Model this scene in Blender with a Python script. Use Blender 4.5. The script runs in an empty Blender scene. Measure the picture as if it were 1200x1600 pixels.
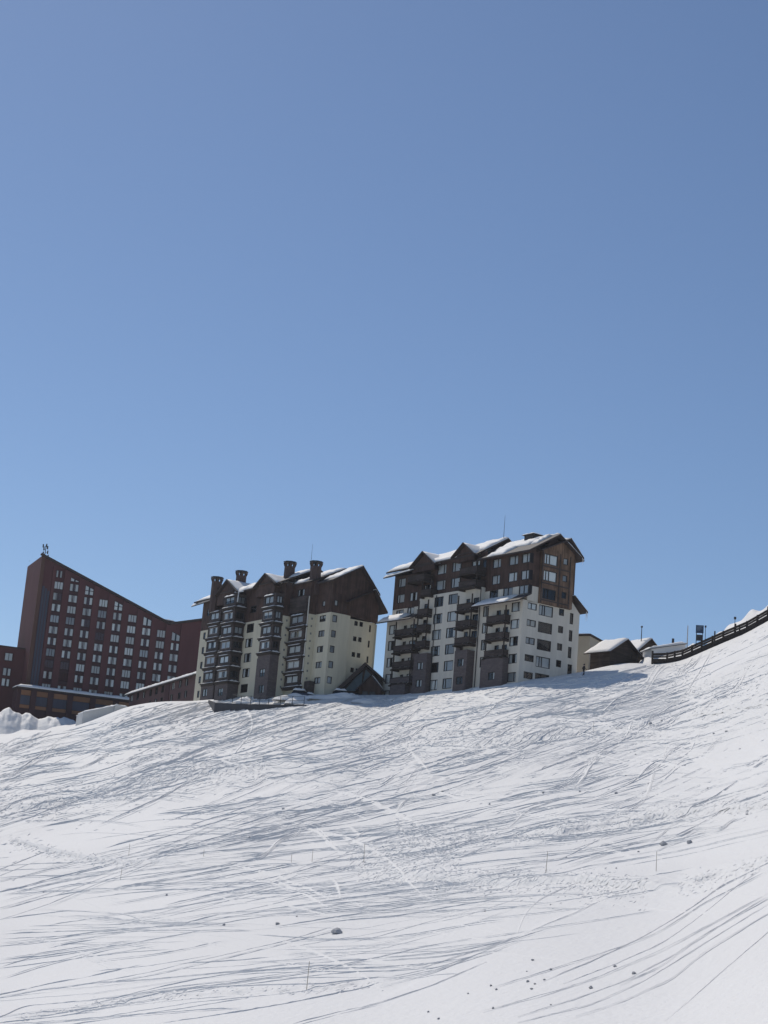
import bpy, bmesh, math, random
import numpy as np
from mathutils import Vector, Matrix

random.seed(7)
rng = np.random.default_rng(11)
scene = bpy.context.scene
col = scene.collection

# ------------------------------------------------------------------ camera
F = 2700.0                       # focal length in pixels of the 1200 x 1600 photograph
PITCH, ROLL = math.radians(13.2), math.radians(4.7)
cam_data = bpy.data.cameras.new('camera')
cam_data.sensor_fit = 'VERTICAL'
cam_data.sensor_height = 24.0
cam_data.lens = F / 1600.0 * 24.0
cam_data.clip_start = 0.5
cam_data.clip_end = 20000.0
cam = bpy.data.objects.new('camera', cam_data)
CAM_M = Matrix.Rotation(math.pi / 2 + PITCH, 3, 'X') @ Matrix.Rotation(ROLL, 3, 'Z')
cam.matrix_world = CAM_M.to_4x4()
col.objects.link(cam)
scene.camera = cam

# ------------------------------------------------------------------ sky and sun
SUN_ELEV, SUN_AZ = math.radians(49), math.radians(-29)     # azimuth from +Y (view direction), + to the right
world = bpy.data.worlds.new('World')
scene.world = world
world.use_nodes = True
wn = world.node_tree
bg = wn.nodes['Background']
sky = wn.nodes.new('ShaderNodeTexSky')
sky.sky_type = 'NISHITA'
sky.sun_disc = False
sky.sun_elevation = SUN_ELEV
sky.sun_rotation = SUN_AZ
sky.altitude = 1500
sky.air_density = 1.0
sky.dust_density = 0.7
sky.ozone_density = 4.0
wn.links.new(sky.outputs[0], bg.inputs[0])
bg.inputs[1].default_value = 0.088
sun_data = bpy.data.lights.new('sun', 'SUN')
sun_data.energy = 2.7
sun_data.angle = math.radians(0.5)
sun_data.color = (1.0, 0.935, 0.84)
sun = bpy.data.objects.new('sun', sun_data)
sd = Vector((math.sin(SUN_AZ) * math.cos(SUN_ELEV), math.cos(SUN_AZ) * math.cos(SUN_ELEV), math.sin(SUN_ELEV)))
sun.rotation_euler = (-sd).to_track_quat('-Z', 'Y').to_euler()
sun.location = sd * 300
col.objects.link(sun)
scene.view_settings.view_transform = 'Standard'
scene.view_settings.look = 'None'
scene.view_settings.gamma = 1.0
scene.view_settings.use_curve_mapping = False
scene.view_settings.exposure = 0.0

# ------------------------------------------------------------------ measuring helpers (survey of the place from the station point)
CM = np.array(CAM_M)
def ray(px, py):
    return CM @ np.array([(px - 600) / F, -(py - 800) / F, -1.0])
def at(px, py, d):
    r = ray(px, py)
    return r * d / math.hypot(r[0], r[1])

# ------------------------------------------------------------------ materials
MATS = {}
def nodes_of(name):
    m = bpy.data.materials.new(name)
    m.use_nodes = True
    nt = m.node_tree
    return m, nt, nt.nodes['Principled BSDF']
def mat(name, colr, rough=0.7, var=0.12, scale=1.5, bump=0.0, bscale=20.0, metal=0.0, stretch=(1, 1, 1), spec=0.3, var2=0.0):
    """plain surface with procedural colour variation and fine relief"""
    m, nt, b = nodes_of(name)
    b.inputs['Roughness'].default_value = rough
    b.inputs['Metallic'].default_value = metal
    b.inputs['Specular IOR Level'].default_value = spec
    tc = nt.nodes.new('ShaderNodeTexCoord')
    mp = nt.nodes.new('ShaderNodeMapping')
    mp.inputs['Scale'].default_value = stretch
    nt.links.new(tc.outputs['Object'], mp.inputs[0])
    n = nt.nodes.new('ShaderNodeTexNoise')
    n.inputs['Scale'].default_value = scale
    n.inputs['Detail'].default_value = 6
    n.inputs['Roughness'].default_value = 0.65
    nt.links.new(mp.outputs[0], n.inputs['Vector'])
    r = nt.nodes.new('ShaderNodeValToRGB')
    c = np.array(colr)
    r.color_ramp.elements[0].position = 0.3
    r.color_ramp.elements[1].position = 0.72
    r.color_ramp.elements[0].color = (*np.clip(c * (1 - var), 0, 1), 1)
    r.color_ramp.elements[1].color = (*np.clip(c * (1 + var), 0, 1), 1)
    nt.links.new(n.outputs['Fac'], r.inputs[0])
    out = r.outputs[0]
    if var2:
        oi = nt.nodes.new('ShaderNodeObjectInfo')
        hs = nt.nodes.new('ShaderNodeHueSaturation')
        mr = nt.nodes.new('ShaderNodeMapRange')
        mr.inputs['To Min'].default_value = 1 - var2
        mr.inputs['To Max'].default_value = 1 + var2
        nt.links.new(oi.outputs['Random'], mr.inputs[0])
        nt.links.new(mr.outputs[0], hs.inputs['Value'])
        nt.links.new(out, hs.inputs['Color'])
        out = hs.outputs[0]
    nt.links.new(out, b.inputs['Base Color'])
    if bump:
        n2 = nt.nodes.new('ShaderNodeTexNoise')
        n2.inputs['Scale'].default_value = bscale
        n2.inputs['Detail'].default_value = 4
        nt.links.new(mp.outputs[0], n2.inputs['Vector'])
        bp = nt.nodes.new('ShaderNodeBump')
        bp.inputs['Strength'].default_value = bump
        bp.inputs['Distance'].default_value = 0.05
        nt.links.new(n2.outputs['Fac'], bp.inputs['Height'])
        nt.links.new(bp.outputs[0], b.inputs['Normal'])
    MATS[name] = m
    return m
def wood(name, colr, board=0.22, var=0.3, horizontal=False):
    """board cladding: boards from a brick pattern with a tone of their own, weathered by noise"""
    m, nt, b = nodes_of(name)
    b.inputs['Roughness'].default_value = 0.75
    b.inputs['Specular IOR Level'].default_value = 0.2
    g = nt.nodes.new('ShaderNodeTexCoord')
    sep = nt.nodes.new('ShaderNodeSeparateXYZ')
    nt.links.new(g.outputs['Object'], sep.inputs[0])
    ad = nt.nodes.new('ShaderNodeMath'); ad.operation = 'ADD'
    nt.links.new(sep.outputs[0], ad.inputs[0]); nt.links.new(sep.outputs[1], ad.inputs[1])
    cb = nt.nodes.new('ShaderNodeCombineXYZ')
    if horizontal:
        nt.links.new(ad.outputs[0], cb.inputs[0]); nt.links.new(sep.outputs[2], cb.inputs[1])
    else:
        nt.links.new(sep.outputs[2], cb.inputs[0]); nt.links.new(ad.outputs[0], cb.inputs[1])
    br = nt.nodes.new('ShaderNodeTexBrick')
    br.inputs['Scale'].default_value = 1.0
    br.inputs['Brick Width'].default_value = 3.1
    br.inputs['Row Height'].default_value = board
    br.inputs['Mortar Size'].default_value = 0.008
    c = np.array(colr)
    br.inputs['Color1'].default_value = (*(c * (1 - var)), 1)
    br.inputs['Color2'].default_value = (*(c * (1 + var)), 1)
    br.inputs['Mortar'].default_value = (*(c * 0.35), 1)
    nt.links.new(cb.outputs[0], br.inputs['Vector'])
    n = nt.nodes.new('ShaderNodeTexNoise')
    n.inputs['Scale'].default_value = 0.6
    n.inputs['Detail'].default_value = 6
    nt.links.new(g.outputs['Object'], n.inputs['Vector'])
    mr = nt.nodes.new('ShaderNodeMapRange')
    mr.inputs['From Min'].default_value = 0.3; mr.inputs['From Max'].default_value = 0.7
    mr.inputs['To Min'].default_value = 0.7; mr.inputs['To Max'].default_value = 1.3
    nt.links.new(n.outputs['Fac'], mr.inputs[0])
    hs = nt.nodes.new('ShaderNodeHueSaturation')
    nt.links.new(br.outputs['Color'], hs.inputs['Color'])
    nt.links.new(mr.outputs[0], hs.inputs['Value'])
    nt.links.new(hs.outputs[0], b.inputs['Base Color'])
    MATS[name] = m
    return m
def stone(name, c1, c2, mortar, w=0.5, h=0.25):
    m, nt, b = nodes_of(name)
    b.inputs['Roughness'].default_value = 0.85
    g = nt.nodes.new('ShaderNodeTexCoord')
    sep = nt.nodes.new('ShaderNodeSeparateXYZ')
    nt.links.new(g.outputs['Object'], sep.inputs[0])
    ad = nt.nodes.new('ShaderNodeMath'); ad.operation = 'ADD'
    nt.links.new(sep.outputs[0], ad.inputs[0]); nt.links.new(sep.outputs[1], ad.inputs[1])
    cb = nt.nodes.new('ShaderNodeCombineXYZ')
    nt.links.new(ad.outputs[0], cb.inputs[0]); nt.links.new(sep.outputs[2], cb.inputs[1])
    br = nt.nodes.new('ShaderNodeTexBrick')
    br.inputs['Scale'].default_value = 1.0
    br.inputs['Brick Width'].default_value = w
    br.inputs['Row Height'].default_value = h
    br.inputs['Mortar Size'].default_value = 0.02
    br.inputs['Color1'].default_value = (*c1, 1)
    br.inputs['Color2'].default_value = (*c2, 1)
    br.inputs['Mortar'].default_value = (*mortar, 1)
    nt.links.new(cb.outputs[0], br.inputs['Vector'])
    nt.links.new(br.outputs['Color'], b.inputs['Base Color'])
    bp = nt.nodes.new('ShaderNodeBump'); bp.inputs['Strength'].default_value = 0.5; bp.inputs['Distance'].default_value = 0.03
    nt.links.new(br.outputs['Fac'], bp.inputs['Height']); bp.invert = True
    nt.links.new(bp.outputs[0], b.inputs['Normal'])
    MATS[name] = m
def snow(name, bscale=3.0, bstr=0.5, dist=0.06, base=(0.88, 0.864, 0.84)):
    m, nt, b = nodes_of(name)
    b.inputs['Roughness'].default_value = 0.65
    b.inputs['Specular IOR Level'].default_value = 0.25
    g = nt.nodes.new('ShaderNodeTexCoord')
    n0 = nt.nodes.new('ShaderNodeTexNoise'); n0.inputs['Scale'].default_value = 0.05; n0.inputs['Detail'].default_value = 5
    nt.links.new(g.outputs['Object'], n0.inputs['Vector'])
    r = nt.nodes.new('ShaderNodeValToRGB')
    r.color_ramp.elements[0].position = 0.3; r.color_ramp.elements[1].position = 0.7
    r.color_ramp.elements[0].color = (*(np.array(base) * 0.95), 1)
    r.color_ramp.elements[1].color = (*base, 1)
    nt.links.new(n0.outputs['Fac'], r.inputs[0])
    nt.links.new(r.outputs[0], b.inputs['Base Color'])
    n1 = nt.nodes.new('ShaderNodeTexNoise'); n1.inputs['Scale'].default_value = bscale; n1.inputs['Detail'].default_value = 5
    n1.inputs['Roughness'].default_value = 0.6
    nt.links.new(g.outputs['Object'], n1.inputs['Vector'])
    bp = nt.nodes.new('ShaderNodeBump'); bp.inputs['Strength'].default_value = bstr; bp.inputs['Distance'].default_value = dist
    nt.links.new(n1.outputs['Fac'], bp.inputs['Height'])
    nt.links.new(bp.outputs[0], b.inputs['Normal'])
    MATS[name] = m
    return m
def glass(name):
    m = bpy.data.materials.new(name); m.use_nodes = True
    nt = m.node_tree; nt.nodes.remove(nt.nodes['Principled BSDF'])
    o = nt.nodes['Material Output']
    tr = nt.nodes.new('ShaderNodeBsdfTransparent'); tr.inputs[0].default_value = (0.92, 0.95, 0.97, 1)
    gl = nt.nodes.new('ShaderNodeBsdfGlossy'); gl.inputs['Roughness'].default_value = 0.03
    gl.inputs['Color'].default_value = (1, 1, 1, 1)
    fr = nt.nodes.new('ShaderNodeFresnel'); fr.inputs['IOR'].default_value = 1.5
    mx = nt.nodes.new('ShaderNodeMixShader')
    nt.links.new(fr.outputs[0], mx.inputs[0]); nt.links.new(tr.outputs[0], mx.inputs[1]); nt.links.new(gl.outputs[0], mx.inputs[2])
    nt.links.new(mx.outputs[0], o.inputs['Surface'])
    MATS[name] = m

snow('snow_piste', 3.0, 0.8, 0.10)
snow('snow_cap', 1.5, 0.4, 0.08)
snow('snow_chunk', 2.0, 0.7, 0.3, base=(0.56, 0.56, 0.57))
snow('snow_shaded_bank', 0.8, 0.6, 0.25)
mat('cream', (0.63, 0.585, 0.455), 0.85, 0.11, 0.5, 0.25, 12, stretch=(1.6, 1.6, 0.22), spec=0.15)
mat('offwhite', (0.65, 0.61, 0.53), 0.85, 0.11, 0.5, 0.25, 12, stretch=(1.6, 1.6, 0.22), spec=0.15)
mat('beige', (0.50, 0.46, 0.38), 0.85, 0.07, 0.4, 0.2, 12, spec=0.15)
wood('brown_wood', (0.080, 0.049, 0.039), 0.24, 0.22)
wood('tan_wood', (0.165, 0.105, 0.07), 0.24, 0.28)
wood('dark_wood', (0.070, 0.055, 0.050), 0.2, 0.25, True)
wood('hut_wood', (0.058, 0.044, 0.036), 0.2, 0.3, True)
stone('stone', (0.095, 0.075, 0.075), (0.135, 0.108, 0.105), (0.07, 0.06, 0.06), 0.55, 0.27)
stone('chimney_brick', (0.085, 0.052, 0.046), (0.115, 0.07, 0.06), (0.06, 0.048, 0.045), 0.4, 0.16)
mat('hotel_wall', (0.108, 0.044, 0.046), 0.8, 0.16, 0.25, 0.2, 6, stretch=(1, 1, 0.25), spec=0.15)
mat('hotel_spandrel', (0.066, 0.033, 0.036), 0.8, 0.15, 0.4, 0, spec=0.15)
mat('hotel_wall_lit', (0.115, 0.062, 0.048), 0.8, 0.15, 0.4, 0, stretch=(1, 1, 0.2), spec=0.15)  # lighter, warmer wall brown stands in for sun on the corner
mat('blue_panel', (0.055, 0.060, 0.088), 0.5, 0.2, 0.5, 0, stretch=(3, 3, 0.2), spec=0.3)
mat('orange_panel', (0.23, 0.115, 0.06), 0.7, 0.15, 0.5, spec=0.2, var2=0.2)
mat('annex_wall', (0.105, 0.062, 0.062), 0.8, 0.12, 0.4, spec=0.15)
mat('frame', (0.030, 0.027, 0.027), 0.6, 0.1, spec=0.3)
mat('pale_frame', (0.30, 0.28, 0.27), 0.6, 0.1, spec=0.3)
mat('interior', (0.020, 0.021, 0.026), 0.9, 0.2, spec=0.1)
mat('curtain', (0.80, 0.80, 0.78), 0.9, 0.10, 3.0, stretch=(6, 6, 0.3), spec=0.1, var2=0.25)
mat('blind', (0.52, 0.54, 0.56), 0.9, 0.10, 3.0, spec=0.1, var2=0.35)
mat('roof', (0.060, 0.052, 0.052), 0.7, 0.15, 1.0, 0.2, 8)
mat('soffit', (0.080, 0.056, 0.045), 0.8, 0.15, 1.0)
mat('fascia', (0.050, 0.036, 0.032), 0.7, 0.15, 1.0)
mat('metal_dark', (0.035, 0.037, 0.043), 0.45, 0.1, metal=0.2)
mat('metal_grey', (0.20, 0.21, 0.22), 0.45, 0.1, metal=0.6)
mat('pipe_pale', (0.62, 0.60, 0.55), 0.5, 0.05)
mat('timber', (0.045, 0.034, 0.028), 0.8, 0.25, 2.0)
mat('concrete', (0.062, 0.062, 0.068), 0.85, 0.15, 0.8, 0.3, 8)
mat('white_render', (0.66, 0.65, 0.63), 0.8, 0.08, 0.5)
mat('bamboo', (0.42, 0.37, 0.29), 0.6, 0.15, 4.0)
mat('sign_blue', (0.030, 0.062, 0.125), 0.5, 0.15, 1.0)
mat('sign_print', (0.20, 0.26, 0.33), 0.5, 0.1)
mat('cloth_dark', (0.020, 0.020, 0.028), 0.85, 0.2)
mat('trousers', (0.022, 0.024, 0.04), 0.85, 0.2)
mat('skin', (0.45, 0.28, 0.2), 0.6, 0.05)
mat('car_paint', (0.035, 0.045, 0.07), 0.3, 0.05, spec=0.5)
mat('teal_panel', (0.085, 0.125, 0.15), 0.6, 0.15)
glass('glass')

# ------------------------------------------------------------------ mesh helpers
class MB:
    """collects faces, links them as ONE mesh object"""
    def __init__(s):
        s.v, s.f, s.m = [], [], []
    def poly(s, pts, mi=0):
        n = len(s.v)
        s.v += [tuple(map(float, p)) for p in pts]
        s.f.append(tuple(range(n, n + len(pts)))); s.m.append(mi)
        return s
    def box(s, x0, x1, y0, y1, z0, z1, mi=0):
        if x0 > x1: x0, x1 = x1, x0
        if y0 > y1: y0, y1 = y1, y0
        if z0 > z1: z0, z1 = z1, z0
        n = len(s.v)
        s.v += [(x, y, z) for z in (z0, z1) for y in (y0, y1) for x in (x0, x1)]
        for f in ((0, 2, 3, 1), (4, 5, 7, 6), (0, 1, 5, 4), (2, 6, 7, 3), (0, 4, 6, 2), (1, 3, 7, 5)):
            s.f.append(tuple(n + i for i in f)); s.m.append(mi)
        return s
    def slab(s, quad, t, mi=0, mi_side=None):
        """quad (upper surface, counter-clockwise from above) thickened straight downward by t"""
        n = len(s.v); k = len(quad)
        s.v += [tuple(map(float, p)) for p in quad] + [(p[0], p[1], p[2] - t) for p in quad]
        s.f.append(tuple(range(n, n + k))); s.m.append(mi)
        ms = mi if mi_side is None else mi_side
        s.f.append(tuple(range(n + 2 * k - 1, n + k - 1, -1))); s.m.append(ms)
        for i in range(k):
            j = (i + 1) % k
            s.f.append((n + i, n + k + i, n + k + j, n + j)); s.m.append(ms)
        return s
    def bar(s, a, b, r, sides=6, r2=None, mi=0):
        a, b = Vector(a), Vector(b)
        d = (b - a).normalized()
        u = d.orthogonal().normalized(); w = d.cross(u)
        r2 = r if r2 is None else r2
        n = len(s.v)
        for p, rr in ((a, r), (b, r2)):
            for i in range(sides):
                t = 2 * math.pi * i / sides
                s.v.append(tuple(p + (u * math.cos(t) + w * math.sin(t)) * rr))
        for i in range(sides):
            j = (i + 1) % sides
            s.f.append((n + i, n + j, n + sides + j, n + sides + i)); s.m.append(mi)
        s.f.append(tuple(range(n + sides - 1, n - 1, -1))); s.m.append(mi)
        s.f.append(tuple(range(n + sides, n + 2 * sides))); s.m.append(mi)
        return s
    def beam(s, a, b, w, h, mi=0):
        """rectangular beam from a to b, w wide (horizontal), h high"""
        a, b = Vector(a), Vector(b)
        d = (b - a).normalized()
        side = d.cross(Vector((0, 0, 1)))
        if side.length < 1e-4: side = Vector((1, 0, 0))
        side.normalize(); up = side.cross(d)
        n = len(s.v)
        for p in (a, b):
            for x, y in ((-1, -1), (1, -1), (1, 1), (-1, 1)):
                s.v.append(tuple(p + side * x * w / 2 + up * y * h / 2))
        for f in ((3, 2, 1, 0), (4, 5, 6, 7), (0, 1, 5, 4), (1, 2, 6, 5), (2, 3, 7, 6), (3, 0, 4, 7)):
            s.f.append(tuple(n + i for i in f)); s.m.append(mi)
        return s
    def mesh(s, name, mats):
        me = bpy.data.meshes.new(name)
        me.from_pydata(s.v, [], s.f)
        for m in (mats if isinstance(mats, (list, tuple)) else [mats]):
            me.materials.append(MATS[m])
        me.polygons.foreach_set('material_index', s.m)
        me.update()
        return me
    def build(s, name, mats, parent=None, smooth=False):
        me = s.mesh(name, mats)
        if smooth: me.polygons.foreach_set('use_smooth', [True] * len(me.polygons))
        return link(name, me, parent)
def link(name, data, parent=None, loc=None, rotz=0.0):
    o = bpy.data.objects.new(name, data)
    col.objects.link(o)
    if parent is not None: o.parent = parent
    if loc is not None: o.location = loc
    if rotz: o.rotation_euler = (0, 0, rotz)
    return o
def tag(o, label=None, cat=None, group=None, kind=None):
    if label: o['label'] = label
    if cat: o['category'] = cat
    if group: o['group'] = group
    if kind: o['kind'] = kind
    return o

# ------------------------------------------------------------------ the snow slope: one sheet from under the camera over the brow to the far plateau
BROW = [(-3000, 930, 345), (-900, 1100, 345), (0, 1157, 345), (60, 1142, 345), (110, 1138, 343), (140, 1128, 340), (195, 1106, 337),
        (230, 1099, 334), (262, 1096.5, 332), (300, 1096.5, 332), (340, 1093, 328), (380, 1089, 322), (430, 1086, 314), (475, 1084.5, 309), (513, 1084, 303.5),
        (560, 1085.5, 303), (601, 1086, 302), (650, 1082, 296), (700, 1077, 290), (750, 1072, 283.5), (813, 1064, 275), (860, 1058.5, 278), (905, 1051, 281.5),
        (940, 1043, 284), (975, 1036, 285), (1000, 1037, 284), (1020, 1038, 282), (1045, 1036.5, 280.5), (1067, 1032, 279), (1097, 1019, 277),
        (1130, 1004.5, 275), (1167, 989, 273), (1200, 970, 271), (1300, 922, 266), (1800, 880, 262), (4200, 1080, 258)]
BX = np.array([b[0] for b in BROW], float); BY = np.array([b[1] for b in BROW], float); BD = np.array([b[2] for b in BROW], float)
KD = 0.0029
_gx = np.arange(-3200, 4400, 4.0)
def _smooth(v, sig):
    k = np.arange(-int(3 * sig / 4), int(3 * sig / 4) + 1) * 4.0
    w = np.exp(-0.5 * (k / sig) ** 2); w /= w.sum()
    return np.convolve(np.pad(v, len(k) // 2, mode='edge'), w, 'valid')
_gy, _gd = np.interp(_gx, BX, BY), np.interp(_gx, BX, BD)
_gy1, _gd1 = _smooth(_gy, 9), _smooth(_gd, 22)           # the brow as it stands
_gy2, _gd2 = _smooth(_gy, 95), _smooth(_gd, 110)         # the broad hillside below it
def brow_y(px): return np.interp(px, _gx, _gy1)
def brow_d(px): return np.interp(px, _gx, _gd1)
def dist(px, py):
    y1, d1, y2, d2 = brow_y(px), brow_d(px), np.interp(px, _gx, _gy2), np.interp(px, _gx, _gd2)
    s = py - y1
    k = d1 / (d2 * np.exp(-KD * (y1 - y2)))
    return d2 * np.exp(-KD * (py - y2)) * k ** np.exp(-np.clip(s, -20, None) / 60.0)
SURF = {}
def ground(px, py):
    """point on the finished snow surface"""
    if 'lift' in SURF and -50 < px < 1250 and py - float(brow_y(px)) > 4 and py < 1625:
        p = SURF['lift'](np.array([float(px)]), np.array([float(py)]))[0]
        return Vector(p)
    return Vector(at(px, py, float(dist(px, py))))

def vnoise(x, y, seed):
    """smooth value noise, vectorised"""
    xi = np.floor(x).astype(np.int64); yi = np.floor(y).astype(np.int64)
    fx = x - xi; fy = y - yi
    fx = fx * fx * (3 - 2 * fx); fy = fy * fy * (3 - 2 * fy)
    def h(a, b):
        n = (a * 374761393 + b * 668265263 + seed * 974711) & 0x7fffffff
        n = ((n ^ (n >> 13)) * 1274126177) & 0x7fffffff
        return ((n ^ (n >> 16)) & 0xffff) / 65535.0
    a, b, c, d = h(xi, yi), h(xi + 1, yi), h(xi, yi + 1), h(xi + 1, yi + 1)
    return (a + (b - a) * fx) * (1 - fy) + (c + (d - c) * fx) * fy - 0.5
def sstep(a, b, x):
    t = np.clip((x - a) / (b - a), 0, 1)
    return t * t * (3 - 2 * t)

def build_slope():
    dx = 1.9
    xs_in = np.arange(-60, 1262, dx)
    xs = np.concatenate([[-3000, -2000, -1300, -800, -500, -350, -250, -180, -130, -95, -75], xs_in, [1275, 1300, 1340, 1400, 1500, 1700, 2100, 2800, 4000]])
    c0 = 11; nci = len(xs_in)
    NR = 700
    t_in = np.linspace(0, 1, NR)
    cy = brow_y(xs); cd = brow_d(xs)
    span = 1628 - cy                                     # image rows covered by the dense part, per column
    S = t_in[:, None] * span[None, :]
    extra = np.array([20, 50, 100, 170, 260, 380, 520, 700, 950, 1300])
    S = np.vstack([S, span[None, :] + extra[:, None]])
    PX = np.broadcast_to(xs[None, :], S.shape); PY = cy[None, :] + S
    Dm = dist(PX, PY)
    vx, vy = (PX - 600) / F, -(PY - 800) / F
    W = np.stack([CM[i, 0] * vx + CM[i, 1] * vy - CM[i, 2] for i in range(3)], -1)
    W *= (Dm / np.hypot(W[..., 0], W[..., 1]))[..., None]
    X, Y, Z = W[..., 0].copy(), W[..., 1].copy(), W[..., 2].copy()
    inside = np.zeros(S.shape); inside[:NR, c0:c0 + nci] = 1
    fade_edge = sstep(-60, -20, PX) * (1 - sstep(1220, 1260, PX)) * sstep(0, 9, S) * (1 - sstep(1615, 1628, PY))

    # --- broad rolls of the hill
    dZ = 0.9 * vnoise(X / 38, Y / 45, 3) * sstep(20, 120, S) * (1 - 0.6 * sstep(250, 400, S)) + 0.35 * vnoise(X / 13, Y / 17, 4) * sstep(10, 60, S)
    # hump in the lower right corner, its crest running down to the left
    cr = np.interp(PX, [420, 600, 800, 930, 1050, 1200, 1300], [1640, 1560, 1478, 1425, 1376, 1352, 1345])
    dl = PY - cr
    hump = np.exp(-np.clip(-dl, 0, None) / 7.0) * np.exp(-np.clip(dl, 0, None) / 130.0) * sstep(520, 900, PX)
    dZ += 0.4 * hump * inside

    # --- lips: short steep banks facing the camera (edges of the cat tracks)
    lips = [([(880, 1306), (950, 1292), (1050, 1275), (1200, 1262)], 14, 1.0, 60, (760, 900)),
            ([(600, 1367), (700, 1374), (800, 1382), (900, 1380), (975, 1394), (1010, 1402)], 19, 0.9, 60, (520, 680)),
            ([(15, 1316), (60, 1330), (125, 1342), (200, 1347), (275, 1352)], 8, 0.55, 60, (0, 30)),
            ([(-60, 1272), (75, 1262), (150, 1238), (300, 1216), (420, 1200)], 18, 1.0, 90, (-100, -60)),
            ([(740, 1168), (890, 1152), (1000, 1138), (1200, 1106)], 8, 0.9, 50, (700, 760)),
            ([(30, 1590), (150, 1570), (300, 1556), (480, 1545), (560, 1540)], 8, 0.22, 40, (0, 60)),
            ([(1080, 1395), (1140, 1375), (1200, 1358)], 10, 0.4, 30, (1060, 1090))]
    rough = np.zeros(S.shape)
    for pts, th, h, dec, (a, b) in lips:
        lx = np.array([p[0] for p in pts], float); ly = np.array([p[1] for p in pts], float)
        yc = np.interp(PX, lx, ly) + 5 * vnoise(PX / 40, PX * 0, int(th * 7))
        w = sstep(a, b, PX) * (1 - sstep(lx[-1] - 40, lx[-1] + 110, PX)) if lx[-1] < 1190 else sstep(a, b, PX)
        w = w * (0.85 + 0.5 * vnoise(PX / 55, PX * 0 + 3, int(th * 3)))
        up = yc - PY                                     # > 0: uphill of the lip
        ts = np.clip(1.5 * h / (KD * np.maximum(Dm, 20)), 1.5, 12)   # run of the bank, in survey rows
        dZ += 0.42 * h * w * sstep(-ts / 2, ts / 2, up) * np.exp(-np.clip(up - ts / 2, 0, None) / dec) * inside
        rough += w * np.exp(-(up / np.maximum(ts, th * 0.35)) ** 2)
    rough = np.clip(rough, 0, 1)

    # --- chopped snow, drawn out along the traverse
    ang = math.radians(52)
    ca, sa = math.cos(ang), math.sin(ang)
    U, V = X * ca + Y * sa, -X * sa + Y * ca
    wob = 3.0 * vnoise(X / 18, Y / 22, 21)
    V2 = V + wob
    chop = np.abs(vnoise(U / 11, V2 / 0.9, 5)) * 1.2 + 0.4 * vnoise(U / 4.5, V2 / 0.6, 6) + 0.7 * vnoise(U / 22, V2 / 1.5, 8)
    lump = vnoise(X / 0.7, Y / 1.1, 9) + 0.6 * vnoise(X / 0.33, Y / 0.6, 10)
    upper = (1 - sstep(90, 215, S)) * (0.55 + 0.45 * sstep(-0.25, 0.2, vnoise(X / 22, Y / 30, 12)))
    patch = sstep(0.05, 0.25, vnoise(X / 14, Y / 20, 13)) * (1 - sstep(190, 300, S)) * 0.5
    cw = np.clip(upper + patch, 0, 1) * sstep(2, 14, S)
    cw = cw * (1 - 0.6 * sstep(1120, 1180, PX) * (1 - sstep(60, 130, S)))
    dZ += (0.26 * chop + 0.05 * lump) * cw * inside * fade_edge
    dZ += 0.2 * lump * rough * inside * fade_edge
    dZ += 0.012 * vnoise(X / 0.5, Y / 0.5, 15) * inside

    # --- ski tracks
    TR = []                                              # each: px, py, edge height in photo pixels, broadness
    def scuff(x, y, L, m, hp):
        """one short churned mark"""
        a = math.atan(m); n = 5
        t = np.linspace(-0.5, 0.5, n); bend = random.uniform(-0.5, 0.5)
        px = x + t * L * math.cos(a); py = y + t * L * math.sin(a) + bend * (t * t) * L
        ok = (px > -56).all() and (px < 1256).all() and (py - brow_y(px) > 3).all() and (py < 1620).all()
        if ok: TR.append((px, py, hp * np.array([0.15, 0.8, 1.0, 0.75, 0.1]), 0.15))
    def carve(px, py, hp, width, berm=0.5):
        px = np.asarray(px, float); py = np.asarray(py, float)
        seg = np.hypot(np.diff(px), np.diff(py)); L = np.concatenate([[0], np.cumsum(seg)])
        n = max(int(L[-1] / 2.0), 6)
        l = np.linspace(0, L[-1], n)
        x = np.interp(l, L, px); y = np.interp(l, L, py)
        k = min(15, max(3, n // 6) | 1)                  # soften the corners
        xp = np.pad(x, k // 2, mode='reflect', reflect_type='odd'); yp = np.pad(y, k // 2, mode='reflect', reflect_type='odd')
        x = np.convolve(xp, np.ones(k) / k, 'valid'); y = np.convolve(yp, np.ones(k) / k, 'valid')
        y = y + 0.9 * vnoise(l / 31, l * 0 + hp * 371, 61) + 0.35 * vnoise(l / 7, l * 0 + hp * 171, 62)
        endf = np.clip(np.minimum(l, L[-1] - l) / 30, 0.0, 1)
        wav = np.clip(0.8 + 0.9 * vnoise(l / 40, l * 0 + hp * 91, 31) + 0.7 * vnoise(l / 9, l * 0 + hp * 57, 33), 0.02, 1.7) * endf
        s_ = y - brow_y(x)
        ok = (x > -56) & (x < 1256) & (s_ > 3) & (y < 1620)
        # split where the line leaves the sheet
        idx = np.flatnonzero(ok)
        for run in np.split(idx, np.flatnonzero(np.diff(idx) > 1) + 1):
            if len(run) > 5: TR.append((x[run], y[run], hp * wav[run], width))
    zl = lambda pts: ([p[0] / 2 for p in pts], [1100 + p[1] / 2 for p in pts])
    zr = lambda pts: ([600 + p[0] / 2 for p in pts], [1100 + p[1] / 2 for p in pts])
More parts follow.
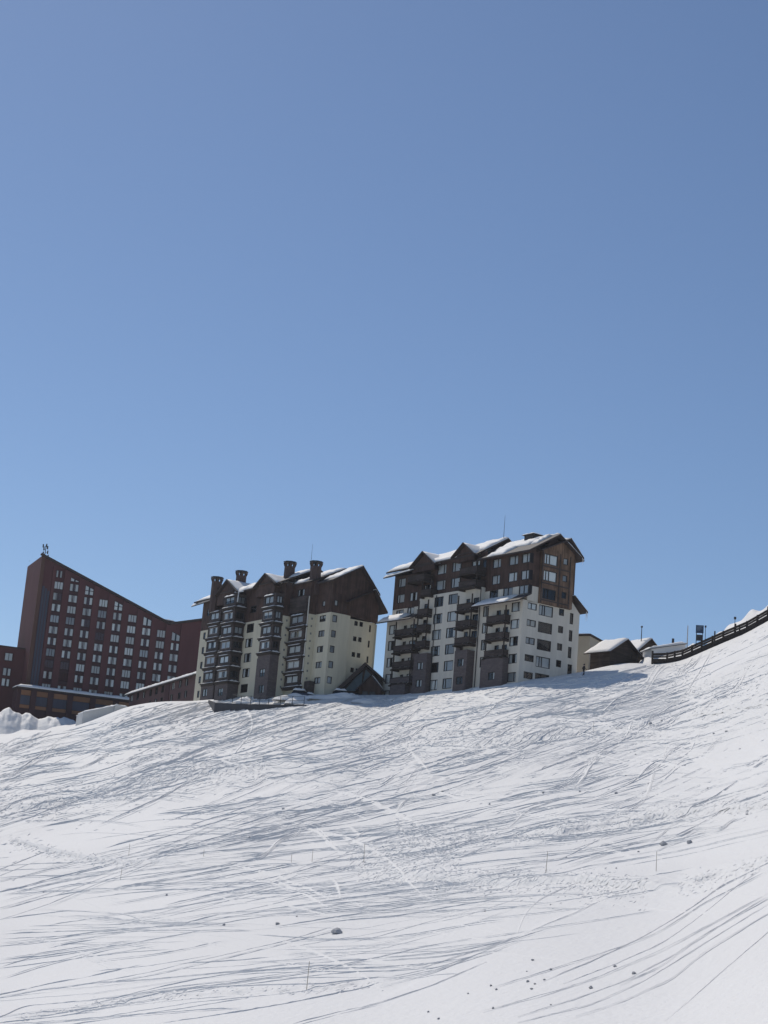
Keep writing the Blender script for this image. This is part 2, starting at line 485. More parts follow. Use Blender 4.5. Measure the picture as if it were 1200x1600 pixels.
    left = [[(-100, 935), (0, 915), (100, 895), (300, 865), (500, 855), (640, 845), (750, 835), (900, 815), (1200, 795)],
            [(-100, 1010), (0, 975), (80, 940), (200, 930), (350, 920), (500, 885), (620, 860), (760, 838), (1000, 820), (1200, 815)],
            [(100, 980), (250, 955), (400, 935), (500, 905), (600, 895), (800, 885), (1000, 880), (1200, 855)],
            [(0, 1000), (300, 985), (600, 935), (800, 915), (1000, 890), (1200, 850)],
            [(0, 860), (150, 815), (350, 765), (500, 745)], [(250, 870), (450, 835), (600, 800), (760, 765), (900, 735), (1050, 690)],
            [(300, 872), (500, 838), (640, 806), (790, 770), (920, 738), (1080, 698)],
            [(-100, 772), (0, 765), (150, 745), (300, 715), (450, 700), (600, 690), (720, 665), (850, 650), (1000, 650), (1200, 630)],
            [(0, 735), (200, 720), (400, 705), (550, 690), (700, 655)], [(0, 690), (200, 660), (400, 665), (480, 695)],
            [(150, 765), (250, 745), (330, 730)], [(0, 820), (70, 800), (120, 785)], [(0, 580), (300, 600), (500, 560), (700, 520), (850, 500), (1000, 500), (1200, 520)],
            [(240, 625), (400, 600), (550, 585), (700, 575), (850, 570), (1000, 565), (1100, 555)], [(850, 620), (950, 595), (1050, 570), (1200, 550)],
            [(620, 590), (750, 620), (900, 635), (1050, 670), (1200, 700)], [(30, 425), (120, 452), (250, 478), (400, 490), (550, 500), (700, 502), (850, 500)],
            [(0, 748), (200, 732), (420, 712), (600, 700), (820, 668), (1000, 660)], [(0, 800), (180, 782), (420, 745), (640, 705)],
            [(600, 900), (800, 878), (1000, 850), (1200, 832)], [(900, 1000), (1050, 960), (1200, 930)], [(500, 1000), (760, 960), (1000, 915), (1200, 872)],
            [(0, 630), (200, 575), (420, 545), (640, 515)], [(0, 660), (150, 615), (300, 590)]]
    right = [[(0, 790), (150, 780), (300, 760), (410, 735)], [(0, 695), (150, 710), (300, 735), (410, 740)], [(0, 660), (200, 680), (300, 705), (400, 725)],
             [(0, 840), (120, 825), (300, 770), (420, 740), (500, 715), (600, 680), (700, 630), (800, 600)], [(0, 870), (200, 830), (400, 755)],
             [(-100, 955), (0, 930), (150, 890), (320, 825)], [(410, 735), (440, 660), (480, 620), (560, 580), (620, 555)],
             [(420, 1000), (600, 945), (760, 890), (900, 820), (1020, 740), (1200, 640), (1300, 590)], [(500, 890), (650, 830), (800, 755), (950, 660), (1050, 590), (1200, 520), (1300, 480)],
             [(340, 905), (520, 855), (700, 800), (850, 740), (1000, 640), (1200, 545)], [(600, 1000), (750, 950), (900, 885), (1000, 810), (1200, 690), (1300, 640)],
             [(880, 1000), (1000, 900), (1100, 820), (1200, 740), (1300, 670)], [(310, 980), (520, 930), (680, 880), (850, 810), (1000, 730), (1200, 620)],
             [(560, 900), (700, 850), (860, 780), (980, 690), (1100, 590), (1200, 530)], [(420, 1015), (640, 960), (800, 895), (940, 815), (1060, 740), (1200, 655)],
             [(130, 480), (300, 430), (500, 380)], [(820, 450), (880, 400), (920, 360)], [(0, 600), (200, 575), (380, 560)], [(0, 625), (180, 600), (330, 570)],
             [(0, 800), (160, 790), (330, 768), (410, 742)], [(0, 858), (180, 822), (380, 765), (520, 722)], [(20, 640), (220, 655), (330, 690), (405, 722)],
             [(740, 900), (860, 850), (960, 780), (1080, 700), (1200, 628)], [(0, 885), (170, 842), (330, 800), (430, 762)]]
    for p in left: carve(*zl(p), random.uniform(0.9, 1.8), random.uniform(0.14, 0.24))
    for p in right + right:
        j = random.uniform(-5, 5)
        carve(*zr([(a, b + j + random.uniform(-1.5, 1.5)) for a, b in p]), random.uniform(0.25, 0.9), random.uniform(0.1, 0.2))
    for p in left[::2]:
        j = random.uniform(-9, 9)
        carve(*zl([(a, b + j) for a, b in p]), random.uniform(0.3, 1.0), random.uniform(0.1, 0.2))
    for p in right: carve(*zr(p), random.uniform(0.45, 1.0), random.uniform(0.14, 0.22))
    # families of further tracks: bundles of skiers who took the same line
    def walk(x, y, m, L, curv, turn):
        a0 = math.atan(m); a = a0; st = 6.0; cvr = random.gauss(0, curv)
        xs_, ys_ = [x], [y]; ph = random.uniform(0, 6.28); wl = random.uniform(50, 110)
        for k_ in range(int(L / st)):
            a += cvr * st / 100 + random.gauss(0, 0.012) + (a0 - a) * 0.02
            aa = a + turn * math.sin(ph + k_ * st / wl * 6.28)
            x += math.cos(aa) * st; y += math.sin(aa) * st
            xs_.append(x); ys_.append(y)
        return xs_, ys_
    def family(n, x_rng, s_rng, slope, sd, length, curv, dep, width, bundle=(1, 4), gap=(2.0, 9.0), turn=0.0, twin=0.5):
        for _ in range(n):
            x = random.uniform(*x_rng); s = random.uniform(*s_rng)
            y = float(brow_y(x)) + s
            m = random.gauss(slope(x, s), sd); L = random.uniform(*length)
            base = walk(x, y, m, L, curv, turn * random.uniform(0.3, 1))
            for b_ in range(random.randint(*bundle)):
                o = random.uniform(*gap) * (1 if b_ else 0) * (b_ or 1) * random.choice([-1, 1]); ti = random.gauss(0, 0.012)
                i0 = random.randint(0, max(0, len(base[0]) // 4)); i1 = random.randint(3 * len(base[0]) // 4, len(base[0]))
                px_ = base[0][i0:i1]; py_ = [q + o + ti * (p - base[0][0]) for p, q in zip(base[0][i0:i1], base[1][i0:i1])]
                if len(px_) < 6: continue
                dd = dep[0] + (dep[1] - dep[0]) * random.random() ** 1.7; ww = random.uniform(*width)
                carve(px_, py_, dd, ww)
                if random.random() < twin: carve(px_, [q + random.uniform(1.3, 2.4) for q in py_], dd * random.uniform(0.5, 0.95), ww)
    sl_up = lambda x, s: -0.34 + 0.17 * min(1, max(0, x) / 700) - (0 if x < 880 else 0.16 * (x - 880) / 320) + 0.07 * min(1, s / 250)
    family(210, (-120, 1180), (8, 135), sl_up, 0.07, (70, 300), 0.14, (0.5, 1.9), (0.15, 0.4), (1, 4), (3.0, 9))
    family(60, (800, 1180), (10, 300), lambda x, s: -0.26, 0.10, (70, 260), 0.25, (0.5, 1.8), (0.15, 0.4), (1, 4), (3, 9))
    family(80, (-80, 1200), (5, 160), sl_up, 0.16, (40, 120), 0.5, (0.7, 1.9), (0.2, 0.5), (1, 3), (2, 6), 0.3)
    family(100, (-120, 1150), (100, 250), lambda x, s: -0.21 - (0.02 if x > 800 else 0), 0.07, (110, 420), 0.10, (0.45, 1.7), (0.15, 0.35), (1, 4), (3, 11))
    family(76, (-120, 1120), (200, 330), lambda x, s: -0.12, 0.05, (160, 560), 0.06, (0.4, 1.6), (0.12, 0.3), (1, 4), (3, 12))
    family(44, (-120, 640), (300, 450), lambda x, s: -0.10, 0.035, (240, 640), 0.04, (0.35, 1.5), (0.10, 0.25), (1, 3), (4, 14))
    # churned snow: many short marks on the banks and over the upper slope
    bands = [([(560, 1358), (620, 1367), (700, 1374), (800, 1382), (880, 1384), (960, 1396), (1010, 1404)], 26, 560), ([(800, 1312), (880, 1302), (950, 1291), (1050, 1275), (1230, 1258)], 16, 420),
             ([(15, 1318), (60, 1332), (125, 1343), (220, 1349)], 9, 120), ([(740, 1166), (890, 1151), (1000, 1138), (1230, 1102)], 11, 260), ([(540, 1342), (600, 1330), (680, 1318), (780, 1306)], 22, 330),
             ([(30, 1590), (150, 1570), (300, 1556), (480, 1545), (600, 1538)], 9, 130), ([(-40, 1268), (75, 1260), (150, 1238), (300, 1216), (420, 1200)], 26, 520), ([(620, 1290), (660, 1320), (720, 1350)], 40, 260),
             ([(1060, 1400), (1140, 1378), (1240, 1352)], 16, 150), ([(560, 1180), (640, 1160), (720, 1150), (820, 1160)], 34, 420), ([(1050, 1060), (1130, 1090), (1200, 1070)], 40, 330)]
    for pts, th, n in bands:
        lx = [p[0] for p in pts]; ly = [p[1] for p in pts]
        for _ in range(int(n * 2.3)):
            x = random.uniform(lx[0], lx[-1]); y = float(np.interp(x, lx, ly)) + random.gauss(0, th * 0.45)
            scuff(x, y, random.uniform(2, 7.5), random.choice([random.gauss(-0.2, 0.35), random.gauss(-0.2, 0.35), random.uniform(-1.0, 1.0)]), random.uniform(0.3, 1.15))
    for _ in range(5200):
        x = random.uniform(-50, 1240); s = abs(random.gauss(0, 75)) + 4
        if vnoise(np.array(x / 90.0), np.array(s / 40.0), 77) < -0.12: continue
        scuff(x, float(brow_y(x)) + s, random.uniform(3, 15), random.gauss(sl_up(x, s), 0.2), random.uniform(0.3, 1.2))
    # swooping turns, short steep marks, lines that fall to the right
    family(44, (300, 1180), (60, 280), lambda x, s: -0.2, 0.12, (120, 260), 0.5, (0.8, 1.9), (0.2, 0.4), (1, 3), (2.5, 6), 0.5)
    family(26, (0, 1150), (20, 300), lambda x, s: random.choice([-0.9, -0.6, 0.35, 0.5, 0.8]), 0.15, (30, 90), 0.7, (0.8, 1.8), (0.2, 0.5), (1, 2), (2, 5), 0.3)
    family(24, (0, 900), (150, 430), lambda x, s: 0.16, 0.06, (80, 300), 0.08, (0.5, 1.2), (0.12, 0.25), (1, 2), (2.5, 6))
    Z += dZ
    # pushed-up edges of the tracks: ribbons that run along each track, steep on the side away from the sun
    rv, rf = [], []
    nv = 0
    sun_h = np.array([math.sin(SUN_AZ), math.cos(SUN_AZ)])
    def lift(x, y):
        """height of the sheet at survey position (x, y)"""
        b = brow_y(x)
        j = np.clip((y - b) / (1628 - b) * (NR - 1), 0, NR - 1.001); i = np.clip((x + 60) / dx, 0, nci - 1.001)
        j0 = j.astype(int); i0 = i.astype(int); fj, fi = j - j0, i - i0; i0 = i0 + c0
        q = lambda A: (A[j0, i0] * (1 - fi) + A[j0, i0 + 1] * fi) * (1 - fj) + (A[j0 + 1, i0] * (1 - fi) + A[j0 + 1, i0 + 1] * fi) * fj
        return np.stack([q(X), q(Y), q(Z)], -1)
    SURF['lift'] = lift
    for x, y, hp, wd in TR:
        P = lift(x, y)
        t = np.gradient(P[:, :2], axis=0); t /= np.maximum(np.linalg.norm(t, axis=1), 1e-6)[:, None]
        n = np.stack([t[:, 1], -t[:, 0]], -1)
        sg = np.sign(-(n @ sun_h)); sg[sg == 0] = 1
        if np.mean(sg) < 0: sg[:] = -1
        else: sg[:] = 1
        n = n * sg[:, None]                              # points away from the sun
        d = np.hypot(P[:, 0], P[:, 1])
        h = np.clip(hp * d / F, 0.004, 0.24)
        # lie of the snow around the track
        ex, ey = lift(x + 2.5, y) - lift(x - 2.5, y), lift(x, y + 2.0) - lift(x, y - 2.0)
        det = ex[:, 0] * ey[:, 1] - ex[:, 1] * ey[:, 0]
        gx = (ex[:, 2] * ey[:, 1] - ey[:, 2] * ex[:, 1]) / det; gy = (ey[:, 2] * ex[:, 0] - ex[:, 2] * ey[:, 0]) / det
        gl = np.maximum(1, np.hypot(gx, gy) / 0.8); gx, gy = gx / gl, gy / gl
        gn = gx * n[:, 0] + gy * n[:, 1]
        def off(o, z):
            q = P.copy(); q[:, :2] += n * o[:, None]; q[:, 2] += gn * o + z
            return q
        a0 = off(-(wd * 0.8 + h * 1.8), -0.02 - 0.25 * h); a1 = off(-(0.12 * wd + 0.4 * h), h * 0.85)
        a2 = off(h * 0, h); a3 = off(0.35 * h + 0.008, -0.03 - 0.3 * h)
        m = len(P)
        rv.append(np.stack([a0, a1, a2, a3], 1).reshape(-1, 3))
        k = nv + np.arange(m - 1)[:, None] * 4
        for c in range(3):
            q = np.concatenate([k + c, k + c + 1, k + 5 + c, k + 4 + c], 1)
            rf.append(q if np.mean(sg) > 0 else q[:, ::-1])
        nv += m * 4
    rv = np.concatenate(rv); rf = np.concatenate(rf)
    # --- beyond the brow: level ground that carries the buildings
    Xc, Yc, Zc = X[0], Y[0], Z[0]
    wl_ = 1 - sstep(150, 240, xs); wm_ = sstep(985, 1015, xs) * (1 - sstep(1080, 1110, xs)); wr_ = sstep(1085, 1125, xs)
    def rise(b):
        return (wl_ * np.interp(b, [0, 8, 16, 30, 60, 110], [0, 0.3, 1.0, 3.0, 5.5, 6.0]) + wm_ * np.interp(b, [0, 1, 3, 8, 16, 40], [0, 0.1, 1.0, 3.4, 4.6, 5.0])
                + wr_ * np.interp(b, [0, 2.2, 3, 8, 16, 40], [0, 0.1, 1.0, 4.4, 5.6, 6.0])) * (0.85 + 0.5 * vnoise(xs / 17.0, xs * 0 + b / 6.0, 44))
    back = []
    for b, dz in ((1, 0.03), (2.2, 0.06), (3, 0.1), (5, 0.15), (8, 0.2), (11, 0.22), (16, 0.25), (22, 0.27), (30, 0.3), (60, 0.3), (110, 0.2), (200, 0), (400, -1), (800, -3)):
        k = 1 + b / cd
        back.append(np.stack([Xc * k, Yc * k, Zc + dz + rise(b)], -1))
    P = np.concatenate([np.stack(back[::-1]), np.stack([X, Y, Z], -1)], 0)
    nr, nc = P.shape[:2]
    me = bpy.data.meshes.new('snow_slope')
    n_sheet = nr * nc
    idx = np.arange(nr * nc).reshape(nr, nc)
    q = np.stack([idx[:-1, :-1], idx[1:, :-1], idx[1:, 1:], idx[:-1, 1:]], -1).reshape(-1, 4)
    n_q = len(q); q = np.concatenate([q, rf + n_sheet]); allv = np.concatenate([P.reshape(-1, 3), rv])
    me.vertices.add(len(allv)); me.vertices.foreach_set('co', allv.reshape(-1).astype(np.float32))
    me.loops.add(q.size); me.loops.foreach_set('vertex_index', q.reshape(-1).astype(np.int32))
    me.polygons.add(len(q)); me.polygons.foreach_set('loop_start', np.arange(0, q.size, 4, dtype=np.int32))
    me.polygons.foreach_set('use_smooth', np.arange(len(q)) < n_q)
    me.update(calc_edges=True); me.validate()
    me.materials.append(MATS['snow_piste'])
    o = link('snow_slope', me)
    tag(o, 'wide white ski slope crossed by many ski tracks', kind='structure')
    return o
build_slope()

# ------------------------------------------------------------------ building kit: local x along the long face, y inward, z up
class Bld:
    def __init__(s, name, origin, yaw_deg, base, label, cat, group=None):
        s.O = np.array(origin, float); s.base = base
        s.yaw = math.radians(yaw_deg)
        s.root = bpy.data.objects.new(name, None)
        s.root.location = (s.O[0], s.O[1], s.O[2] + base); s.root.rotation_euler = (0, 0, s.yaw)
        s.root.empty_display_size = 3
        col.objects.link(s.root)
        tag(s.root, label, cat, group)
    # meshes are written with z measured from the survey origin; the root stands at the base
    def add(s, mb, name, mats, parent=None, smooth=False):
        mb.v = [(x, y, z - s.base) for x, y, z in mb.v]
        return mb.build(name, mats, parent or s.root, smooth)
    def put(s, name, me, loc, rotz=0.0, parent=None):
        return link(name, me, parent or s.root, (loc[0], loc[1], loc[2] - s.base), rotz)

def wall_faces(mb, face, k, s0, s1, t0, t1, holes, rev=0.28, top=None, mi=0):
    """wall on plane y=k ('Y', seen from -y) or x=k ('X', seen from +x) with rectangular openings and their reveals;
    top: function s -> height of a sloping top edge"""
    def P(s, t, d):
        return (s, k + d, t) if face == 'Y' else (k - d, s, t)
    hs = [(max(a, s0), min(b, s1), max(c, t0), min(d, t1)) for a, b, c, d in holes if a < s1 and b > s0 and c < t1 and d > t0]
    S = sorted({s0, s1, *[h[0] for h in hs], *[h[1] for h in hs]})
    T = sorted({t0, t1, *[h[2] for h in hs], *[h[3] for h in hs]})
    for i in range(len(S) - 1):
        run = None
        for j in range(len(T) - 1):
            cs, ct = (S[i] + S[i + 1]) / 2, (T[j] + T[j + 1]) / 2
            hole = any(h[0] < cs < h[1] and h[2] < ct < h[3] for h in hs)
            if not hole:
                run = (T[j], T[j + 1]) if run is None else (run[0], T[j + 1])
            if run and (hole or j == len(T) - 2):
                a, b = run; run = None
                if top and abs(b - t1) < 1e-6:
                    pts = [P(S[i], a, 0), P(S[i + 1], a, 0), P(S[i + 1], top(S[i + 1]), 0), P(S[i], top(S[i]), 0)]
                else:
                    pts = [P(S[i], a, 0), P(S[i + 1], a, 0), P(S[i + 1], b, 0), P(S[i], b, 0)]
                mb.poly(pts, mi)
    for a, b, c, d in hs:
        mb.poly([P(a, c, 0), P(a, c, rev), P(a, d, rev), P(a, d, 0)], mi)
        mb.poly([P(b, c, 0), P(b, d, 0), P(b, d, rev), P(b, c, rev)], mi)
        mb.poly([P(a, c, 0), P(b, c, 0), P(b, c, rev), P(a, c, rev)], mi)
        mb.poly([P(a, d, 0), P(a, d, rev), P(b, d, rev), P(b, d, 0)], mi)

WIN = {}
def window_meshes(w, h, cols, rows, fmat, fw):
    key = (round(w, 2), round(h, 2), tuple(cols), rows, fmat, fw)
    if key in WIN: return WIN[key]
    fr = MB()
    x0, x1, z0, z1 = -w / 2, w / 2, -h / 2, h / 2
    ya, yb = 0.02, 0.16
    fr.box(x0, x0 + fw, ya, yb, z0, z1).box(x1 - fw, x1, ya, yb, z0, z1)
    fr.box(x0 + fw, x1 - fw, ya, yb, z0, z0 + fw).box(x0 + fw, x1 - fw, ya, yb, z1 - fw, z1)
    edges = [x0 + fw] + [x0 + w * c for c in cols] + [x1 - fw]
    for c in cols: fr.box(x0 + w * c - 0.045, x0 + w * c + 0.045, ya + 0.01, yb, z0 + fw, z1 - fw)
    for r in range(1, rows):
        zz = z0 + h * r / rows
        fr.box(x0 + fw, x1 - fw, ya + 0.015, yb - 0.01, zz - 0.035, zz + 0.035)
    # the dark room behind
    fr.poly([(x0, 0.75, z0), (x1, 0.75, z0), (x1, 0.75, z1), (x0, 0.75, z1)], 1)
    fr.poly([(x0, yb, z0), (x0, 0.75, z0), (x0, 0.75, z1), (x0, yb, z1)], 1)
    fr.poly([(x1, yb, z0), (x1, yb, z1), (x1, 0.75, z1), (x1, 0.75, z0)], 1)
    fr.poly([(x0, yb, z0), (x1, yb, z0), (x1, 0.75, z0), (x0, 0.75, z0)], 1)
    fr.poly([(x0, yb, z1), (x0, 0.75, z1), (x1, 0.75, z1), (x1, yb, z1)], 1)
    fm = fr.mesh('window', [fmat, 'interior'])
    panes = []
    for a, b in zip(edges[:-1], edges[1:]):
        panes.append(MB().poly([(a, 0.1, z0 + fw), (b, 0.1, z0 + fw), (b, 0.1, z1 - fw), (a, 0.1, z1 - fw)]).mesh('pane', 'glass'))
    WIN[key] = (fm, panes, edges)
    return WIN[key]
CUR = {}
def curtain_mesh(a, b, z0, z1, m):
    key = (round(a, 2), round(b, 2), round(z0, 2), round(z1, 2), m)
    if key not in CUR:
        mb = MB(); n = max(4, int((b - a) / 0.14))
        for i in range(n):                               # hanging folds
            xa, xb = a + (b - a) * i / n, a + (b - a) * (i + 1) / n
            ya, yb = (0.14, 0.19) if i % 2 else (0.19, 0.14)
            mb.poly([(xa, ya, z0), (xb, yb, z0), (xb, yb, z1), (xa, ya, z1)])
        CUR[key] = mb.mesh('curtain', m)
    return CUR[key]
def window(B, face, k, s, t, w, h, cols=(0.5,), rows=1, style=None, fmat='frame', fw=0.11, holes=None, parent=None):
    if holes is not None: holes.append((s - w / 2, s + w / 2, t - h / 2, t + h / 2))
    fm, panes, edges = window_meshes(w, h, cols, rows, fmat, fw)
    rot = 0.0 if face == 'Y' else math.pi / 2
    loc = (s, k, t) if face == 'Y' else (k, s, t)
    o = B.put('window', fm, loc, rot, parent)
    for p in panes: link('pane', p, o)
    if style is None:
        style = random.choices(['full', 'sides', 'left', 'right', 'none', 'half', 'blind'], [3, 3, 1, 1, 1.2, 1, 1.2])[0]
    x0, x1, z0, z1 = -w / 2 + 0.02, w / 2 - 0.02, -h / 2 + 0.03, h / 2 - 0.03
    g = w * 0.33
    if style == 'full': link('curtain', curtain_mesh(x0, x1, z0, z1, 'curtain'), o)
    if style in ('sides', 'left'): link('curtain', curtain_mesh(x0, x0 + g, z0, z1, 'curtain'), o)
    if style in ('sides', 'right'): link('curtain', curtain_mesh(x1 - g, x1, z0, z1, 'curtain'), o)
    if style == 'half': link('curtain', curtain_mesh(x0, x1, z0 + h * 0.5, z1, 'curtain'), o)
    if style == 'blind': link('blind', curtain_mesh(x0, x1, z0, z1, 'blind'), o)
    return o

def snow_pad(mb, quad, t, nx=10, ny=4, edge=0.5, seed=0, amp=0.12, mi=0):
    """uneven pillow of snow on a quad (corner order a-b along the eave, c-d along the top), thickness t"""
    a, b, c, d = [np.array(p, float) for p in quad]
    n = len(mb.v); r = random.Random(seed)
    P = []
    for j in range(ny + 1):
        for i in range(nx + 1):
            u, v = i / nx, j / ny
            p = (a * (1 - u) + b * u) * (1 - v) + (d * (1 - u) + c * u) * v
            e = min(1, min(u, 1 - u) * nx / 1.0, (v * ny) / 1.0 + 0.15, (1 - v) * ny / 1.0 + 0.55)
            P.append((p, t * (0.25 + 0.75 * max(0, e)) + r.uniform(-amp, amp) * t * 2 * (0.4 + 0.6 * e)))
    top = n
    mb.v += [(p[0], p[1], p[2] + max(h, 0.03)) for p, h in P]
    bot = len(mb.v)
    mb.v += [(p[0], p[1], p[2] + 0.012) for p, h in P]
    W = nx + 1
    for j in range(ny):
        for i in range(nx):
            q = j * W + i
            mb.f.append((top + q, top + q + 1, top + q + 1 + W, top + q + W)); mb.m.append(mi)
    def wall(ids):
        for p, q in zip(ids[:-1], ids[1:]):
            mb.f.append((bot + p, bot + q, top + q, top + p)); mb.m.append(mi)
    wall(list(range(0, W))); wall([W - 1 + j * W for j in range(ny + 1)])
    wall([ny * W + i for i in range(nx, -1, -1)]); wall([j * W for j in range(ny, -1, -1)])

def roof_pitch(B, e0, e1, r1, r0, t=0.28, name='roof', snow_part=None, seed=1, parent=None, st=0.35, mats=('roof', 'fascia'), amp=0.2):
    """one roof plane: eave e0->e1, ridge r1, r0 ; optional snow blanket given as (u0,u1,v0,v1) patches"""
    o = B.add(MB().slab([e0, e1, r1, r0], t, 0, 1), name, list(mats), parent)
    a, b, c, d = [np.array(p, float) for p in (e0, e1, r1, r0)]
    for q, (u0, u1, v0, v1) in enumerate(snow_part or []):
        f = lambda u, v: (a * (1 - u) + b * u) * (1 - v) + (d * (1 - u) + c * u) * v
        mb = MB()
        L = np.linalg.norm(b - a) * (u1 - u0)
        snow_pad(mb, [f(u0, v0), f(u1, v0), f(u1, v1), f(u0, v1)], st, max(6, int(L / 0.8)), 7, seed=seed * 17 + q, amp=amp)
        B.add(mb, 'snow_cover', 'snow_cap', o if parent is None else parent, True)
    return o

def balcony(B, x0, x1, y_wall, y_front, z, h=1.05, post_h=2.8, side='right', rail='dark_wood', snow_on=0.0, posts=True, brackets=True):
    """slab on brackets with a boarded railing round it"""
    o = B.add(MB().box(x0, x1, y_front, y_wall, z - 0.2, z), 'balcony', 'timber')
    rb = MB()
    th = 0.05
    n = max(3, int((x1 - x0) / 0.2))
    for i in range(n):
        a = x0 + (x1 - x0) * i / n
        rb.box(a + 0.012, a + (x1 - x0) / n - 0.012, y_front + 0.02, y_front + 0.02 + th, z + 0.08, z + h - 0.1)
    m = max(2, int((y_wall - y_front) / 0.2))
    for xx in (x0 + 0.02, x1 - 0.02 - th):
        for i in range(m):
            a = y_front + 0.09 + (y_wall - y_front - 0.09) * i / m
            rb.box(xx, xx + th, a + 0.012, a + (y_wall - y_front - 0.09) / m - 0.012, z + 0.08, z + h - 0.1)
    B.add(rb, 'railing', rail, o)
    tr = MB().box(x0 - 0.04, x1 + 0.04, y_front - 0.05, y_front + 0.12, z + h - 0.095, z + h)
    tr.box(x0 - 0.04, x0 + 0.12, y_front + 0.125, y_wall, z + h - 0.095, z + h).box(x1 - 0.12, x1 + 0.04, y_front + 0.125, y_wall, z + h - 0.095, z + h)
    B.add(tr, 'handrail', 'timber', o)
    if brackets:
        for xx in (x0 + 0.1, x1 - 0.25):
            B.add(MB().box(xx - 0.18, xx + 0.28, y_front - 0.28, y_wall - 0.05, z - 0.46, z - 0.21), 'bracket', 'timber', o)
    if posts:
        for xx in (x0 + 0.02, x1 - 0.2):
            B.add(MB().box(xx, xx + 0.18, y_front + 0.13, y_front + 0.31, z + 0.005, z + post_h - 0.21), 'post', 'timber', o)
    if snow_on:
        mb = MB()
        snow_pad(mb, [(x0 - 0.04, y_front - 0.06, z + h), (x1 + 0.04, y_front - 0.06, z + h), (x1 + 0.04, y_front + 0.2, z + h), (x0 - 0.04, y_front + 0.2, z + h)], snow_on, 8, 2, seed=int(x0 * 13 + z * 7) % 999)
        B.add(mb, 'snow_cap', 'snow_cap', o, True)
    return o

